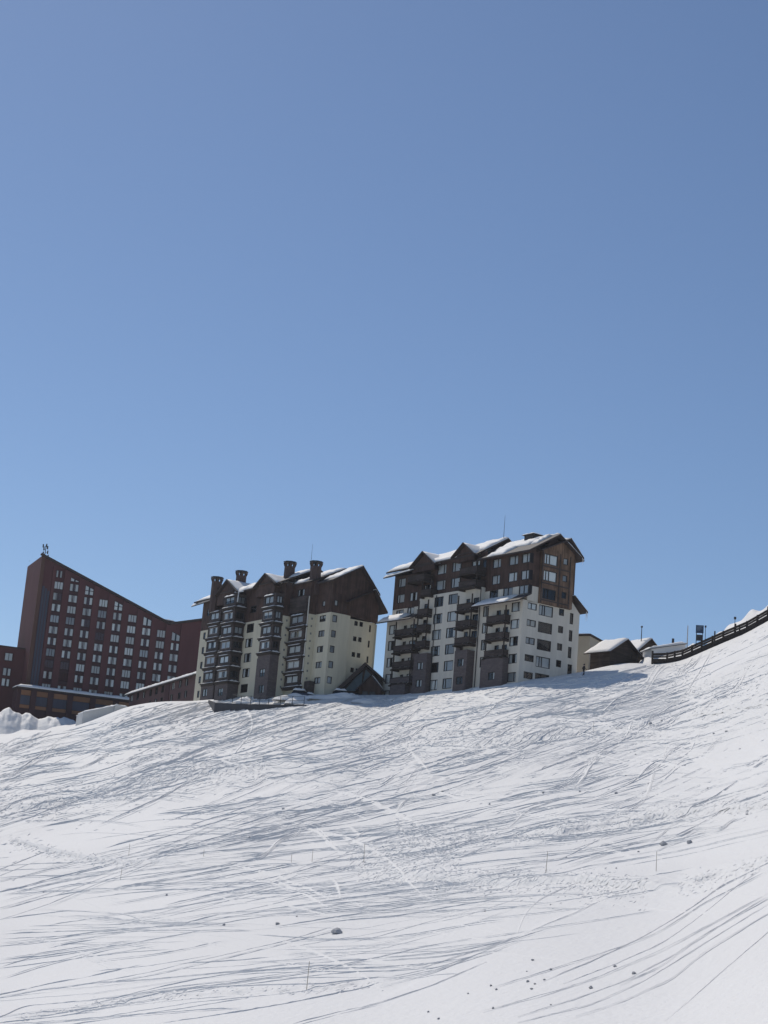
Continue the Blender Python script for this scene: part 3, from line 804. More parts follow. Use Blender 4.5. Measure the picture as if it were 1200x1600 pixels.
# ================================================================== right apartment block
R = Bld('apartment_building', at(813, 1010, 275), -55, -6.4,
        'off-white and brown timber apartment block under two small facade gables, standing highest on the slope', 'building', 'snowbound apartment blocks')
def right_block():
    B = R; GZ = -13.0
    LV = [6.6, 3.8, 0.98, -1.86, -4.85]                  # window centres of the white storeys
    # ---- openings
    hl = []                                              # lower white wall y = 0
    W_ = lambda s, t, w, h, **k: window(B, 'Y', 0.0, s, t, w, h, holes=hl, **k)
    for t in LV: W_(-1.75, t, 2.1, 1.55, cols=(0.74,))
    for t in LV[:4]: W_(-9.35, t, 1.5, 1.75, cols=(0.5,), style=random.choice(['full', 'blind', 'full']))
    for t in [9.6] + LV: W_(-18.5, t, 2.5, 1.75, cols=(0.28,), style=random.choice(['blind', 'full', 'sides', 'blind']))
    for t in [9.55] + LV: W_(-22.45, t - 0.05, 2.5, 1.75, cols=(0.72,), style=random.choice(['blind', 'full', 'sides', 'none']))
    for t in [5.75, 2.9, -0.1, -3.0, -5.9]: W_(-35.3, t, 2.2, 1.7, cols=(0.6,))
    for t in (5.0, 2.15, -0.85, -3.7): W_(-31.6, t + 0.25, 0.9, 1.9, cols=(), style='none'); W_(-29.2, t + 0.25, 1.9, 1.9, cols=(0.5,), style='left')
    for t in (8.2, 5.4, 2.55): W_(-25.9, t + 0.35, 1.2, 1.9, cols=(), style='none')
    for t in (7.9, 5.1, 2.3): W_(-14.3, t + 0.35, 1.0, 1.9, cols=(), style='none'); W_(-12.1, t + 0.35, 1.5, 1.9, cols=(0.5,), style='none')
    for t in (5.2, 2.3, -0.6): W_(-6.0, t + 0.3, 1.1, 1.9, cols=(), style='none'); W_(-4.0, t + 0.25, 1.3, 1.9, cols=(0.5,), style='none')
    # ---- lower white walls
    wl = MB()
    wall_faces(wl, 'Y', 0.0, -37.2, -28.0, GZ, 7.6, hl)
    wall_faces(wl, 'Y', 0.0, -28.0, -10.9, GZ, 10.9, hl)
    wall_faces(wl, 'Y', 0.0, -10.9, 0.0, GZ, 7.7, hl)
    hg = []
    G_ = lambda s, t, w, h, **k: window(B, 'X', 0.0, s, t, w, h, holes=hg, **k)
    for t in (6.85, 4.1, 1.2, -1.6, -4.4): G_(2.0, t, 1.9, 1.1, cols=(0.42,), style=random.choice(['full', 'blind', 'none']))
    for i, t in enumerate((6.6, 3.8, 0.95, -1.85, -4.6)): G_(4.95, t, 3.0, 1.75, cols=(0.25, 0.42) if i in (0, 3) else (), style=['full', 'none', 'none', 'full', 'none'][i])
    for t in (6.95, 4.08, 1.2, -1.55): G_(8.3, t, 1.1, 1.15, cols=(), style='none')
    for t in (6.25, 3.4, 0.62): G_(10.55, t, 0.75, 1.85, cols=(), style='none')
    G_(10.75, -2.2, 0.95, 1.8, cols=(), style='none')
    wall_faces(wl, 'X', 0.0, 0.0, 3.1, GZ, 7.7, hg)
    wall_faces(wl, 'X', 0.0, 3.1, 10.1, GZ, 7.62, hg)
    wall_faces(wl, 'X', 0.0, 10.1, 12.3, GZ, 7.62, hg, top=lambda s: 9.4 - (s - 10.1) * 0.95)
    # hidden sides
    wl.poly([(0, 12.3, GZ), (-37.2, 12.3, GZ), (-37.2, 12.3, 9.5), (0, 12.3, 7.3)])
    wl.poly([(-37.2, 12.3, GZ), (-37.2, 0, GZ), (-37.2, 0, 7.6), (-37.2, 12.3, 9.5)])
    B.add(wl, 'wall', 'offwhite')
    # ---- upper storeys, set back 0.8 m
    hu = []
    U_ = lambda s, t, w, h, **k: window(B, 'Y', 0.8, s, t, w, h, holes=hu, **k)
    for s, w in ((-8.3, 2.1), (-4.0, 2.3), (-0.9, 2.0)):
        for t in (14.75, 11.95): U_(s, t, w, 1.6, cols=(0.62,), style='full')
    for s in (-5.0, -1.0): U_(s, 9.55, 2.4, 1.5, cols=(0.5,), style='blind')
    U_(-8.6, 9.5, 2.2, 1.5, cols=(0.5,), style='none')
    for s, c in ((-23.3, 0.72), (-19.1, 0.28)):
        for t in (15.45, 12.65): U_(s, t, 2.6, 1.75, cols=(c,), style='full')
    for s, c in ((-34.75, 0.3), (-31.0, 0.4)):
        for t in (14.35, 11.45): U_(s, t, 2.2, 1.6, cols=(c,), style=random.choice(['full', 'sides']))
    U_(-27.0, 12.3, 2.6, 1.7, cols=(0.3, 0.6), style='sides'); U_(-27.3, 14.9, 1.8, 1.2, cols=(), style='none')
    U_(-34.7, 8.75, 2.2, 1.3, cols=(0.4,), style='blind'); U_(-31.5, 8.95, 2.0, 1.3, cols=(0.4,), style='full')
    U_(-13.6, 12.2, 2.6, 1.7, cols=(0.5,), style='none'); U_(-13.9, 15.1, 2.2, 1.6, cols=(0.5,), style='half'); U_(-11.6, 15.0, 1.0, 1.6, cols=(), style='none')
    wu = MB()
    wall_faces(wu, 'Y', 0.8, -37.0, -28.0, 9.55, 15.6, hu)
    wall_faces(wu, 'Y', 0.8, -28.0, -10.9, 10.905, 17.2, hu)
    wall_faces(wu, 'Y', 0.8, -10.9, 0.0, 10.2, 16.0, hu)
    B.add(wu, 'timber_wall', 'brown_wood')
    ww = MB()
    wall_faces(ww, 'Y', 0.8, -37.0, -28.0, 7.2, 9.545, hu)
    wall_faces(ww, 'Y', 0.8, -10.9, 0.0, 7.5, 10.195, hu)
    ww.poly([(-28.0, 0.8, 7.0), (-28.0, 0.0, 7.0), (-28.0, 0.0, 10.9), (-28.0, 0.8, 10.9)]).poly([(-10.9, 0, 7.0), (-10.9, 0.8, 7.0), (-10.9, 0.8, 10.9), (-10.9, 0, 10.9)])
    ww.poly([(-28, 0, 10.9), (-10.9, 0, 10.9), (-10.9, 0.8, 10.9), (-28, 0.8, 10.9)])
    ww.poly([(0, 0.8, 7.5), (0, 3.1, 7.5), (0, 3.1, 10.195), (0, 0.8, 10.195)])
    B.add(ww, 'set_back_wall', 'offwhite')
    # gable end of the upper storeys
    ge = MB()
    ge.poly([(0, 0.8, 10.2), (0, 3.1, 10.2), (0, 3.1, 17.0), (0, 0.8, 15.9)])
    ge.poly([(0, 10.0, 9.0), (0, 10.8, 9.0), (0, 10.8, 16.5), (0, 10.0, 16.9)])
    ge.poly([(-37.0, 10.8, 7.0), (-37.0, 0.8, 7.0), (-37.0, 0.8, 15.9), (-37.0, 5.9, 18.6), (-37.0, 10.8, 15.9)])
    ge.poly([(0, 10.8, 7.0), (-37.0, 10.8, 7.0), (-37.0, 10.8, 16.2), (0, 10.8, 16.2)])
    ge.poly([(0, 3.1, 16.0), (0, 10.0, 16.0), (0, 5.9, 19.3)])
    B.add(ge, 'gable_wall', 'brown_wood')
    # timber bay on the gable with its own roof
    hb = []
    bx = 0.5
    V_ = lambda s, t, w, h, **k: window(B, 'X', bx, s, t, w, h, holes=hb, **k)
    for i, t in enumerate((15.05, 12.3, 9.3)): V_(4.95, t, 2.9, 1.75, cols=(0.2, 0.42), style=['full', 'full', 'none'][i])
    for i, t in enumerate((15.35, 12.5, 9.7)): V_(8.15, t, 1.05, 1.1, cols=(), style=['full', 'blind', 'none'][i])
    bay = MB()
    wall_faces(bay, 'X', bx, 3.1, 10.05, 7.65, 16.4, hb, top=lambda s: 16.4)
    bay.poly([(bx, 3.1, 16.4), (bx, 10.05, 16.4), (bx, 10.05, 17.0), (bx, 8.3, 18.75), (bx, 3.1, 16.6)])
    bay.poly([(0, 3.1, 7.65), (bx, 3.1, 7.65), (bx, 3.1, 16.6), (0, 3.1, 16.6)]).poly([(bx, 10.05, 7.65), (0, 10.05, 7.65), (0, 10.05, 17), (bx, 10.05, 17)])
    bay.poly([(0, 3.1, 7.65), (0, 10.05, 7.65), (bx, 10.05, 7.65), (bx, 3.1, 7.65)])
    bo = B.add(bay, 'timber_bay', 'tan_wood')
    for s in (3.12, 6.85, 9.1):
        B.add(MB().box(bx + 0.005, bx + 0.09, s, s + 0.2, 7.66, 16.3), 'trim_board', 'dark_wood', bo)
    for t in (8.1, 10.9, 13.7):
        for a, b in ((3.33, 6.84), (7.06, 9.09)): B.add(MB().box(bx + 0.005, bx + 0.07, a, b, t, t + 0.22), 'trim_board', 'dark_wood', bo)
    # ---- main roof: left length, 1 m higher, right length to the gable
    ns = 0
    roof_pitch(B, (-38.2, -0.4, 16.4), (-12.2, -0.4, 16.75), (-12.2, 6.1, 20.6), (-38.2, 6.1, 19.4), 0.3, snow_part=[(0.0, 0.3, 0.05, 0.98), (0.3, 1.0, 0.28, 0.99), (0.47, 0.79, 0.02, 0.27)], seed=3, st=0.45)
    roof_pitch(B, (-12.2, 12.6, 16.75), (-38.2, 12.6, 16.4), (-38.2, 6.1, 19.4), (-12.2, 6.1, 20.6), 0.3, snow_part=[(0, 1, 0, 1)], seed=4)
    B.add(MB().poly([(-12.2, 0.5, 16.3), (-12.2, 11.7, 16.3), (-12.2, 6.1, 20.1)]).poly([(-38.0, 11.7, 16.0), (-38.0, 0.5, 16.0), (-38.0, 6.1, 19.0)]), 'verge', 'fascia')
    roof_pitch(B, (-12.15, -0.3, 15.75), (1.2, -0.3, 15.75), (1.2, 6.1, 19.55), (-12.15, 6.1, 19.55), 0.3, snow_part=[(0.04, 0.72, 0.48, 0.98), (0.16, 0.5, 0.03, 0.47), (0.73, 0.86, 0.5, 0.97)], seed=5, st=0.4)
    roof_pitch(B, (1.2, 11.6, 16.2), (-12.15, 11.6, 16.2), (-12.15, 6.1, 19.55), (1.2, 6.1, 19.55), 0.3, snow_part=[(0, 1, 0, 1)], seed=6)
    # bay roof
    roof_pitch(B, (-4.0, 2.2, 16.2), (1.35, 2.2, 16.2), (1.35, 8.4, 19.25), (-4.0, 8.4, 19.25), 0.25, name='bay_roof', seed=7)
    roof_pitch(B, (1.35, 11.4, 16.5), (-4.0, 11.4, 16.5), (-4.0, 8.4, 19.24), (1.35, 8.4, 19.24), 0.25, name='bay_roof', snow_part=[(0, 1, 0, 1)], seed=8)
    # lower eave beside the bay
    roof_pitch(B, (0.9, 13.3, 7.75), (-14.0, 13.3, 7.75), (-14.0, 10.3, 10.0), (0.9, 10.3, 10.0), 0.25, name='low_roof', snow_part=[(0, 1, 0, 1)], seed=9)
    # ---- lean-to roof over the lower right block and the one over the far left end
    roof_pitch(B, (-10.9, -1.9, 7.25), (1.1, -1.9, 7.25), (1.1, 0.75, 8.75), (-10.9, 0.75, 8.75), 0.2, name='lean_to_roof', snow_part=[(0.0, 0.74, 0.0, 0.95)], seed=10, st=0.32, amp=0.05)
    roof_pitch(B, (-38.3, -1.9, 6.9), (-28.1, -1.9, 6.9), (-28.1, 0.75, 8.25), (-38.3, 0.75, 8.25), 0.2, name='lean_to_roof', snow_part=[(0.05, 0.7, 0.02, 0.95)], seed=11, st=0.5, amp=0.1)
    # snow eave above the top-left windows
    roof_pitch(B, (-38.7, -0.6, 15.4), (-29.6, -0.6, 15.95), (-29.6, 1.0, 16.5), (-38.7, 1.0, 15.95), 0.16, name='eave', snow_part=[(0, 0.95, 0, 1)], seed=12, st=0.32)
    # ---- two facade gables
    for xc, hw, zb, zp, y0 in ((-27.2, 3.7, 16.3, 18.9, -0.9), (-15.8, 3.1, 16.75, 19.0, -0.9)):
        g = MB()
        g.poly([(xc - hw + 0.5, y0 + 0.6, zb - 0.25), (xc + hw - 0.5, y0 + 0.6, zb - 0.25), (xc, y0 + 0.6, zp - 0.4)])
        g.poly([(xc - hw + 0.5, y0 + 0.6, zb - 0.9), (xc + hw - 0.5, y0 + 0.6, zb - 0.9), (xc + hw - 0.5, y0 + 0.6, zb - 0.25), (xc - hw + 0.5, y0 + 0.6, zb - 0.25)])
        g.poly([(xc - hw + 0.5, y0 + 0.6, zb - 0.9), (xc - hw + 0.5, 0.8, zb - 0.9), (xc + hw - 0.5, 0.8, zb - 0.9), (xc + hw - 0.5, y0 + 0.6, zb - 0.9)])
        go = B.add(g, 'facade_gable', 'brown_wood')
        B.add(MB().beam((xc - hw * 0.62, y0 + 0.5, zb + 0.35), (xc + hw * 0.62, y0 + 0.5, zb + 0.35), 0.16, 0.22), 'tie_beam', 'dark_wood', go)
        yb = 5.2
        for sgn in (-1, 1):
            e0, e1 = (xc + sgn * hw, y0, zb), (xc + sgn * hw, yb, zb)
            r0, r1 = (xc, y0, zp), (xc, yb, zp)
            q = (e0, r0, r1, e1) if sgn < 0 else (r0, e0, e1, r1)
            roof_pitch(B, q[0], q[1], q[2], q[3], 0.24, name='gable_roof', seed=20 + sgn)
            sp = MB()
            if sgn > 0: snow_pad(sp, [(xc + 0.15, y0 + 0.1, zp - 0.1), (xc + hw * 0.95, y0 + 0.35, zb + 0.1), (xc + hw * 0.95, yb, zb + 0.1), (xc + 0.15, yb, zp - 0.1)], 0.28, 5, 6, seed=31)
            else: snow_pad(sp, [(xc - hw * 0.9, y0 + 1.2, zb + 0.2), (xc - 0.1, y0 + 0.5, zp - 0.1), (xc - 0.1, yb, zp - 0.1), (xc - hw * 0.9, yb, zb + 0.2)], 0.25, 5, 6, seed=33)
            B.add(sp, 'snow_cover', 'snow_cap', go, True)
    # ---- balconies
    for z in (4.15, 1.3, -1.55): balcony(B, -32.7, -27.3, 0.0, -1.5, z, posts=True)
    balcony(B, -32.9, -27.4, 0.0, -1.5, -4.3, rail='stone', posts=True)
    for z in (7.35, 4.6, 1.75): balcony(B, -27.0, -22.9 - 1.2, 0.0, -1.1, z)
    balcony(B, -27.0, -24.1, 0.8, -0.7, 10.9, posts=True, post_h=2.9)
    balcony(B, -30.2, -25.4, 0.8, -1.3, 13.6, posts=False)
    for z in (7.0, 4.15, 1.3): balcony(B, -15.3, -11.4, 0.0, -1.6, z, posts=True)
    for z in (13.3, 10.95): balcony(B, -15.6, -11.0, 0.8, -1.3, z, posts=True, post_h=2.4)
    for z in (4.3, 1.45, -1.4): balcony(B, -7.7, -2.9, 0.0, -1.2, z, posts=True)
    # ---- stone-clad bays at the foot
    for x0, x1, yf, zt, wins in ((-28.3, -26.9, -0.5, 1.0, []), (-26.88, -23.2, -1.1, 0.55, [(-25.0, -1.6), (-25.0, -4.6)]), (-16.0, -14.9, -0.6, 1.05, []),
                                 (-14.88, -11.6, -1.6, 0.15, [(-13.2, -1.9), (-13.2, -4.9)]), (-8.3, -2.7, -1.2, -1.7, [(-5.4, -4.6)])):
        h5 = []
        for s, t in wins: window(B, 'Y', yf, s, t, 1.7, 1.3, cols=(0.55,), style=random.choice(['right', 'none', 'sides']), holes=h5)
        m = MB()
        wall_faces(m, 'Y', yf, x0, x1, GZ, zt, h5)
        m.poly([(x1, yf, GZ), (x1, 0, GZ), (x1, 0, zt), (x1, yf, zt)]).poly([(x0, 0, GZ), (x0, yf, GZ), (x0, yf, zt), (x0, 0, zt)]).poly([(x0, yf, zt), (x1, yf, zt), (x1, 0, zt), (x0, 0, zt)])
        B.add(m, 'stone_bay', 'stone')
    # dark recess walls behind the lowest balcony
    B.add(MB().box(-32.8, -28.4, -1.45, -0.02, GZ, -4.55), 'stone_bay', 'stone')
    # drain pipes
    for x in (-23.05, -10.95): B.add(MB().bar((x, -0.12, -6.5), (x, -0.12, 10.7), 0.07), 'drain_pipe', 'metal_dark')
    # roof furniture
    B.add(MB().bar((-12.9, 5.6, 20.2), (-12.9, 5.6, 24.6), 0.05, r2=0.02).box(-13.05, -12.75, 5.45, 5.75, 20.0, 20.5), 'lightning_rod', 'metal_dark')
    v = B.add(MB().box(-6.7, -4.5, 5.0, 6.8, 18.9, 20.1), 'roof_vent', 'roof')
    mb = MB(); mb.slab([(-7.1, 4.7, 20.13), (-4.1, 4.7, 20.13), (-4.1, 7.1, 20.13), (-7.1, 7.1, 20.13)], 0.0 + 0.03); B.add(mb, 'vent_cap', 'roof', v)
    mb = MB(); snow_pad(mb, [(-7.0, 4.8, 20.14), (-4.2, 4.8, 20.14), (-4.2, 7.0, 20.14), (-7.0, 7.0, 20.14)], 0.35, 5, 4, seed=77); B.add(mb, 'snow_cap', 'snow_cap', v, True)
    # icicles under the two right-hand eaves
    for (x, y, z) in ((1.3, 11.3, 16.3), (1.3, 11.1, 16.45), (0.85, 13.2, 7.6), (0.85, 13.0, 7.75), (0.5, 13.25, 7.55)):
        B.add(MB().bar((x, y, z), (x, y, z - random.uniform(0.6, 1.5)), 0.06, 5, 0.01), 'icicle', 'snow_cap')
right_block()

# ================================================================== middle apartment block
M = Bld('apartment_building', at(513, 1000, 303), -57, -10.0,
        'cream and dark brown apartment block topped by four brick chimneys, stepped facade', 'building', 'snowbound apartment blocks')
def chimney(B, cx, cy, z0, z1, w=1.0):
    """octagonal brick stack with a flared cap on short piers"""
    def ring(mb, r0, za, r1, zb, mi=0, inner=None):
        pts = [(math.cos(math.pi / 4 * i + math.pi / 8), math.sin(math.pi / 4 * i + math.pi / 8)) for i in range(8)]
        for i in range(8):
            a, b = pts[i], pts[(i + 1) % 8]
            mb.poly([(cx + a[0] * r0, cy + a[1] * r0, za), (cx + b[0] * r0, cy + b[1] * r0, za), (cx + b[0] * r1, cy + b[1] * r1, zb), (cx + a[0] * r1, cy + a[1] * r1, zb)], mi)
        return pts
    st = MB(); ring(st, w * 1.12, z0, w * 1.05, z1 - 0.95)
    pts = ring(st, w * 1.05, z1 - 0.95, w * 0.55, z1 - 0.94)
    o = B.add(st, 'chimney', 'chimney_brick')
    for i in range(8):
        a = pts[i]
        B.add(MB().beam((cx + a[0] * w * 0.98, cy + a[1] * w * 0.98, z1 - 0.94), (cx + a[0] * w * 1.2, cy + a[1] * w * 1.2, z1 - 0.31), 0.22, 0.22), 'pier', 'chimney_brick', o)
    B.add(MB().bar((cx, cy, z1 - 0.94), (cx, cy, z1 - 0.31), w * 0.42, 8), 'flue', 'metal_dark', o)
    cp = MB(); ring(cp, w * 1.2, z1 - 0.3, w * 1.36, z1 - 0.12); ring(cp, w * 1.36, z1 - 0.12, w * 1.3, z1); cp.poly([(cx + a[0] * w * 1.3, cy + a[1] * w * 1.3, z1) for a in pts])
    cp.poly([(cx + a[0] * w * 1.2, cy + a[1] * w * 1.2, z1 - 0.3) for a in pts][::-1])
    B.add(cp, 'cap', 'metal_dark', o)
    return o
def ledge(B, x0, x1, yf, yw, z, parent=None, seed=0, side=True, sn=0.16):
    """projecting floor slab edge of a boarded bay with snow lying on it"""
    o = B.add(MB().box(x0 - 0.35, x1 + 0.45, yf - 0.4, yw, z - 0.22, z), 'ledge', 'timber', parent)
    B.add(MB().box(x0 - 0.2, x1 + 0.3, yf - 0.25, yw - 0.02, z - 0.5, z - 0.221), 'ledge_beam', 'timber', o)
    mb = MB(); snow_pad(mb, [(x0 + 0.1, yf - 0.4, z), (x1 + 0.45, yf - 0.4, z), (x1 + 0.45, yf - 0.02, z), (x0 + 0.1, yf - 0.02, z)], sn, 8, 2, seed=seed)
    if side: snow_pad(mb, [(x1 + 0.45, yf + 0.1, z), (x1 + 0.45, yw - 0.1, z), (x1 + 0.02, yw - 0.1, z), (x1 + 0.02, yf + 0.1, z)], sn * 1.6, 6, 2, seed=seed + 5)
    B.add(mb, 'snow_cap', 'snow_cap', o, True)
    return o
def boarded_bay(B, x0, x1, yf, yw, levels, h, seed):
    """stack of enclosed dark-boarded balconies: parapet boards, glazing above, snowy ledges"""
    for i, z in enumerate(levels):                       # z: window centre
        hf, hs_ = [], []
        xc = (x0 + x1) / 2
        st = random.choice(['full', 'blind', 'sides', 'half', 'full'])
        zb, zt = z - h / 2 - 0.02, z + h / 2 - 0.02
        w = (x1 - x0) - 1.3
        window(B, 'Y', yf, xc - 0.1, z + 0.22, w, 1.3, cols=(0.5,), style=st, fmat='pale_frame' if i % 2 else 'frame', fw=0.1, holes=hf)
        d = yw - yf
        if d > 1.2: window(B, 'X', x1, (yf + yw) / 2, z + 0.22, d - 0.6, 1.3, cols=(0.5,), style=random.choice(['blind', 'none']), holes=hs_)
        m = MB()
        wall_faces(m, 'Y', yf, x0, x1, zb, zt, hf, 0.2)
        wall_faces(m, 'X', x1, yf, yw, zb, zt, hs_, 0.2)
        m.poly([(x0, yw, zb), (x0, yf, zb), (x0, yf, zt), (x0, yw, zt)])
        m.poly([(x0, yf, zb), (x0, yw, zb), (x1, yw, zb), (x1, yf, zb)]).poly([(x0, yf, zt), (x1, yf, zt), (x1, yw, zt), (x0, yw, zt)])
        o = B.add(m, 'boarded_bay', 'dark_wood')
        ledge(B, x0, x1, yf, yw - 0.02, zb + 0.26, None, seed + i * 3)
        mb = MB(); snow_pad(mb, [(x0 + 0.5, yf - 0.3, z + 0.98), (x1 - 0.7, yf - 0.3, z + 0.98), (x1 - 0.7, yf - 0.02, z + 1.12), (x0 + 0.5, yf - 0.02, z + 1.12)], 0.2, 6, 2, seed=seed + 100 + i)
        hd = B.add(MB().slab([(x0 + 0.45, yf - 0.32, z + 0.97), (x1 - 0.65, yf - 0.32, z + 0.97), (x1 - 0.65, yf - 0.005, z + 1.11), (x0 + 0.45, yf - 0.005, z + 1.11)], 0.08), 'hood', 'timber', o)
        B.add(mb, 'snow_cap', 'snow_cap', o, True)
def middle_block():
    B = M; GZ = -16.0; y2, y3 = -3.2, -1.5
    h2, h3, h0 = [], [], []
    for t in (3.75, 0.95, -1.85, -4.7): window(B, 'Y', y2, -23.0, t, 2.6, 1.7, cols=(0.4,), holes=h2, style=random.choice(['none', 'full', 'sides', 'blind']))
    window(B, 'Y', y2, -23.1, -7.6, 2.6, 1.6, cols=(0.4,), holes=h2, style='none')
    for t in (3.9, 1.0, -1.9, -4.8, -7.6): window(B, 'Y', y2, -41.2, t, 0.9, 1.35, cols=(), holes=h2, style='none')
    for t in (4.1, 1.38, -1.45, -4.25, -7.05): window(B, 'Y', 0.0, -2.55, t, 2.0, 1.15, cols=(0.5,), holes=h0, style=random.choice(['none', 'half', 'blind', 'left']))
    window(B, 'Y', 0.0, -2.65, 6.85, 0.95, 1.0, cols=(), holes=h0, style='full')
    window(B, 'Y', y2, -22.5, 7.3, 2.2, 1.4, cols=(0.5,), holes=h2, style='none')
    window(B, 'Y', y2, -40.3, 8.5, 1.6, 1.4, cols=(0.5,), holes=h2, style='half')
    window(B, 'Y', y3, -8.4, 9.2, 2.4, 1.3, cols=(0.33, 0.66), holes=h3, style='sides')
    window(B, 'Y', y3, -9.3, 6.5, 1.2, 1.5, cols=(), holes=h3, style='blind')
    cr = MB(); br = MB()
    wall_faces(cr, 'Y', y2, -43.0, -11.1, GZ, 5.0, h2); wall_faces(cr, 'Y', y3, -11.1, -4.94, GZ, 5.0, h3); wall_faces(cr, 'Y', 0.0, -4.94, 0.0, GZ, 5.06, h0)
    cr.poly([(-11.1, y2, GZ), (-11.1, y3, GZ), (-11.1, y3, 5.0), (-11.1, y2, 5.0)]).poly([(-4.94, y3, GZ), (-4.94, 0, GZ), (-4.94, 0, 5.0), (-4.94, y3, 5.0)])
    cr.poly([(-43.0, 10, GZ), (-43.0, y2, GZ), (-43.0, y2, 5), (-43.0, 10, 5)]).poly([(0, 10, GZ), (-43, 10, GZ), (-43, 10, 5), (0, 10, 4.4)])
    wall_faces(br, 'Y', y2, -43.0, -11.1, 5.005, 11.2, h2); wall_faces(br, 'Y', y3, -11.1, -4.94, 5.005, 11.0, h3); wall_faces(br, 'Y', 0.0, -4.94, 0.0, 5.065, 10.9, h0)
    br.poly([(-11.1, y2, 5.005), (-11.1, y3, 5.005), (-11.1, y3, 11.2), (-11.1, y2, 11.2)]).poly([(-4.94, y3, 5.005), (-4.94, 0, 5.005), (-4.94, 0, 11), (-4.94, y3, 11)])
    br.poly([(-43.0, 10, 5), (-43.0, y2, 5), (-43.0, y2, 11.0), (-43.0, 3.4, 14.3), (-43.0, 10, 11.0)]).poly([(0, 10, 5), (-43, 10, 5), (-43, 10, 11), (0, 10, 8)])
    # gable end: near half flush, far half set back 0.5 m below its own lower gable
    hg, hg2, hgb = [], [], []
    for t in (4.0, 1.25, -1.5, -4.25, -7.0): window(B, 'X', 0.0, 0.95, t, 0.95, 1.25, cols=(), holes=hg, style='blind')
    for t in (3.95, 1.15, -1.7, -4.5):
        for s in (5.75, 6.85): window(B, 'X', -0.4, s, t, 0.72, 0.85, cols=(), holes=hg2, style='none', fw=0.08)
        window(B, 'X', -0.4, 8.8, t - 0.5, 0.4, 1.25, cols=(), holes=hg2, style='none', fw=0.07)
    window(B, 'X', 0.0, 1.0, 6.85, 0.75, 1.05, cols=(), holes=hgb, style='full')
    wall_faces(cr, 'X', 0.0, 0.0, 4.2, GZ, 5.06, hg)
    cr.poly([(0, 4.2, GZ), (-0.4, 4.2, GZ), (-0.4, 4.2, 5.0), (0, 4.2, 5.06)])
    wall_faces(cr, 'X', -0.4, 4.2, 10.0, GZ, 4.6, hg2)
    B.add(cr, 'wall', 'cream')
    wall_faces(br, 'X', 0.0, 0.0, 3.45, 5.065, 10.9, hgb, top=lambda s: 10.9 + s * 0.58)
    br.poly([(0, 3.45, 5.065), (0, 3.46, 5.065), (0, 3.46, 12.9), (0, 3.45, 12.9)])
    br.poly([(0.0, 3.45, 7.2), (0.0, 9.3, 9.6), (0.0, 5.6, 13.8), (0.0, 3.45, 12.9)])
    br.poly([(0.12, 3.45, 5.06), (0.12, 10.0, 4.55), (0.12, 10.0, 7.6), (0.12, 8.5, 10.0), (0.12, 3.45, 7.4)])
    br.poly([(-0.4, 3.45, 5.06), (0.12, 3.45, 5.06), (0.12, 3.45, 7.4), (-0.4, 3.45, 7.4)])
    br.poly([(-0.4, 3.45, 5.06), (-0.4, 10.0, 4.55), (0.12, 10.0, 4.55), (0.12, 3.45, 5.06)])
    br.poly([(0.12, 10.0, 4.55), (-0.5, 10.0, 4.55), (-0.5, 10.0, 7.6), (0.12, 10.0, 7.6)])
    B.add(br, 'timber_wall', 'brown_wood')
    # small vents in two rows down the return walls
    for x, yc in ((-11.1, -2.4), (-4.94, -0.8)):
        for i in range(10 if x < -8 else 11):
            B.add(MB().box(x + 0.005, x + 0.05, yc - 0.14, yc + 0.14, 4.2 - i * 1.35 - 0.2, 4.2 - i * 1.35 + 0.16), 'vent', 'metal_grey')
    # ---- roofs
    roof_pitch(B, (-45.2, -4.2, 10.9), (-11.3, -4.2, 11.2), (-11.3, 3.5, 15.0), (-45.2, 3.5, 14.4), 0.3, snow_part=[(0.02, 0.2, 0.03, 0.97), (0.2, 0.36, 0.45, 0.98), (0.36, 0.72, 0.08, 0.98), (0.72, 1.0, 0.4, 0.98)], seed=41, st=0.4)
    roof_pitch(B, (-11.3, 11, 11.2), (-45.2, 11, 10.9), (-45.2, 3.5, 14.4), (-11.3, 3.5, 15.0), 0.3, snow_part=[(0, 1, 0, 1)], seed=42)
    roof_pitch(B, (-11.25, -2.0, 10.9), (-4.6, -2.0, 10.9), (-4.6, 5.4, 14.5), (-11.25, 5.4, 14.5), 0.3, snow_part=[(0.02, 0.98, 0.42, 0.98), (0.05, 0.62, 0.05, 0.36)], seed=43, st=0.4)
    roof_pitch(B, (-4.58, -0.7, 10.75), (0.9, -0.7, 10.75), (0.9, 5.55, 14.3), (-4.58, 5.55, 14.3), 0.3, snow_part=[(0.02, 0.99, 0.22, 0.99)], seed=44, st=0.35)
    roof_pitch(B, (0.9, 9.6, 9.75), (-11.25, 9.6, 9.75), (-11.25, 5.5, 14.32), (0.9, 5.5, 14.32), 0.3, snow_part=[(0, 1, 0, 1)], seed=45)
    # lower gable roof on the end wall
    roof_pitch(B, (-3.0, 3.1, 7.5), (0.95, 3.1, 7.5), (0.95, 8.6, 10.45), (-3.0, 8.6, 10.45), 0.22, name='low_roof', seed=46, mats=('fascia', 'fascia'))
    roof_pitch(B, (0.95, 11.5, 6.75), (-6.0, 11.5, 6.75), (-6.0, 8.6, 10.44), (0.95, 8.6, 10.44), 0.22, name='low_roof', seed=47, snow_part=[(0, 1, 0, 1)])
    # end eave pulled low on the far left
    roof_pitch(B, (-46.6, -4.0, 10.2), (-38.4, -4.0, 10.6), (-38.4, -2.2, 11.4), (-46.6, -2.2, 11.0), 0.16, name='eave', snow_part=[(0.0, 0.3, 0, 1), (0.3, 0.95, 0.0, 0.35)], seed=48, st=0.35)
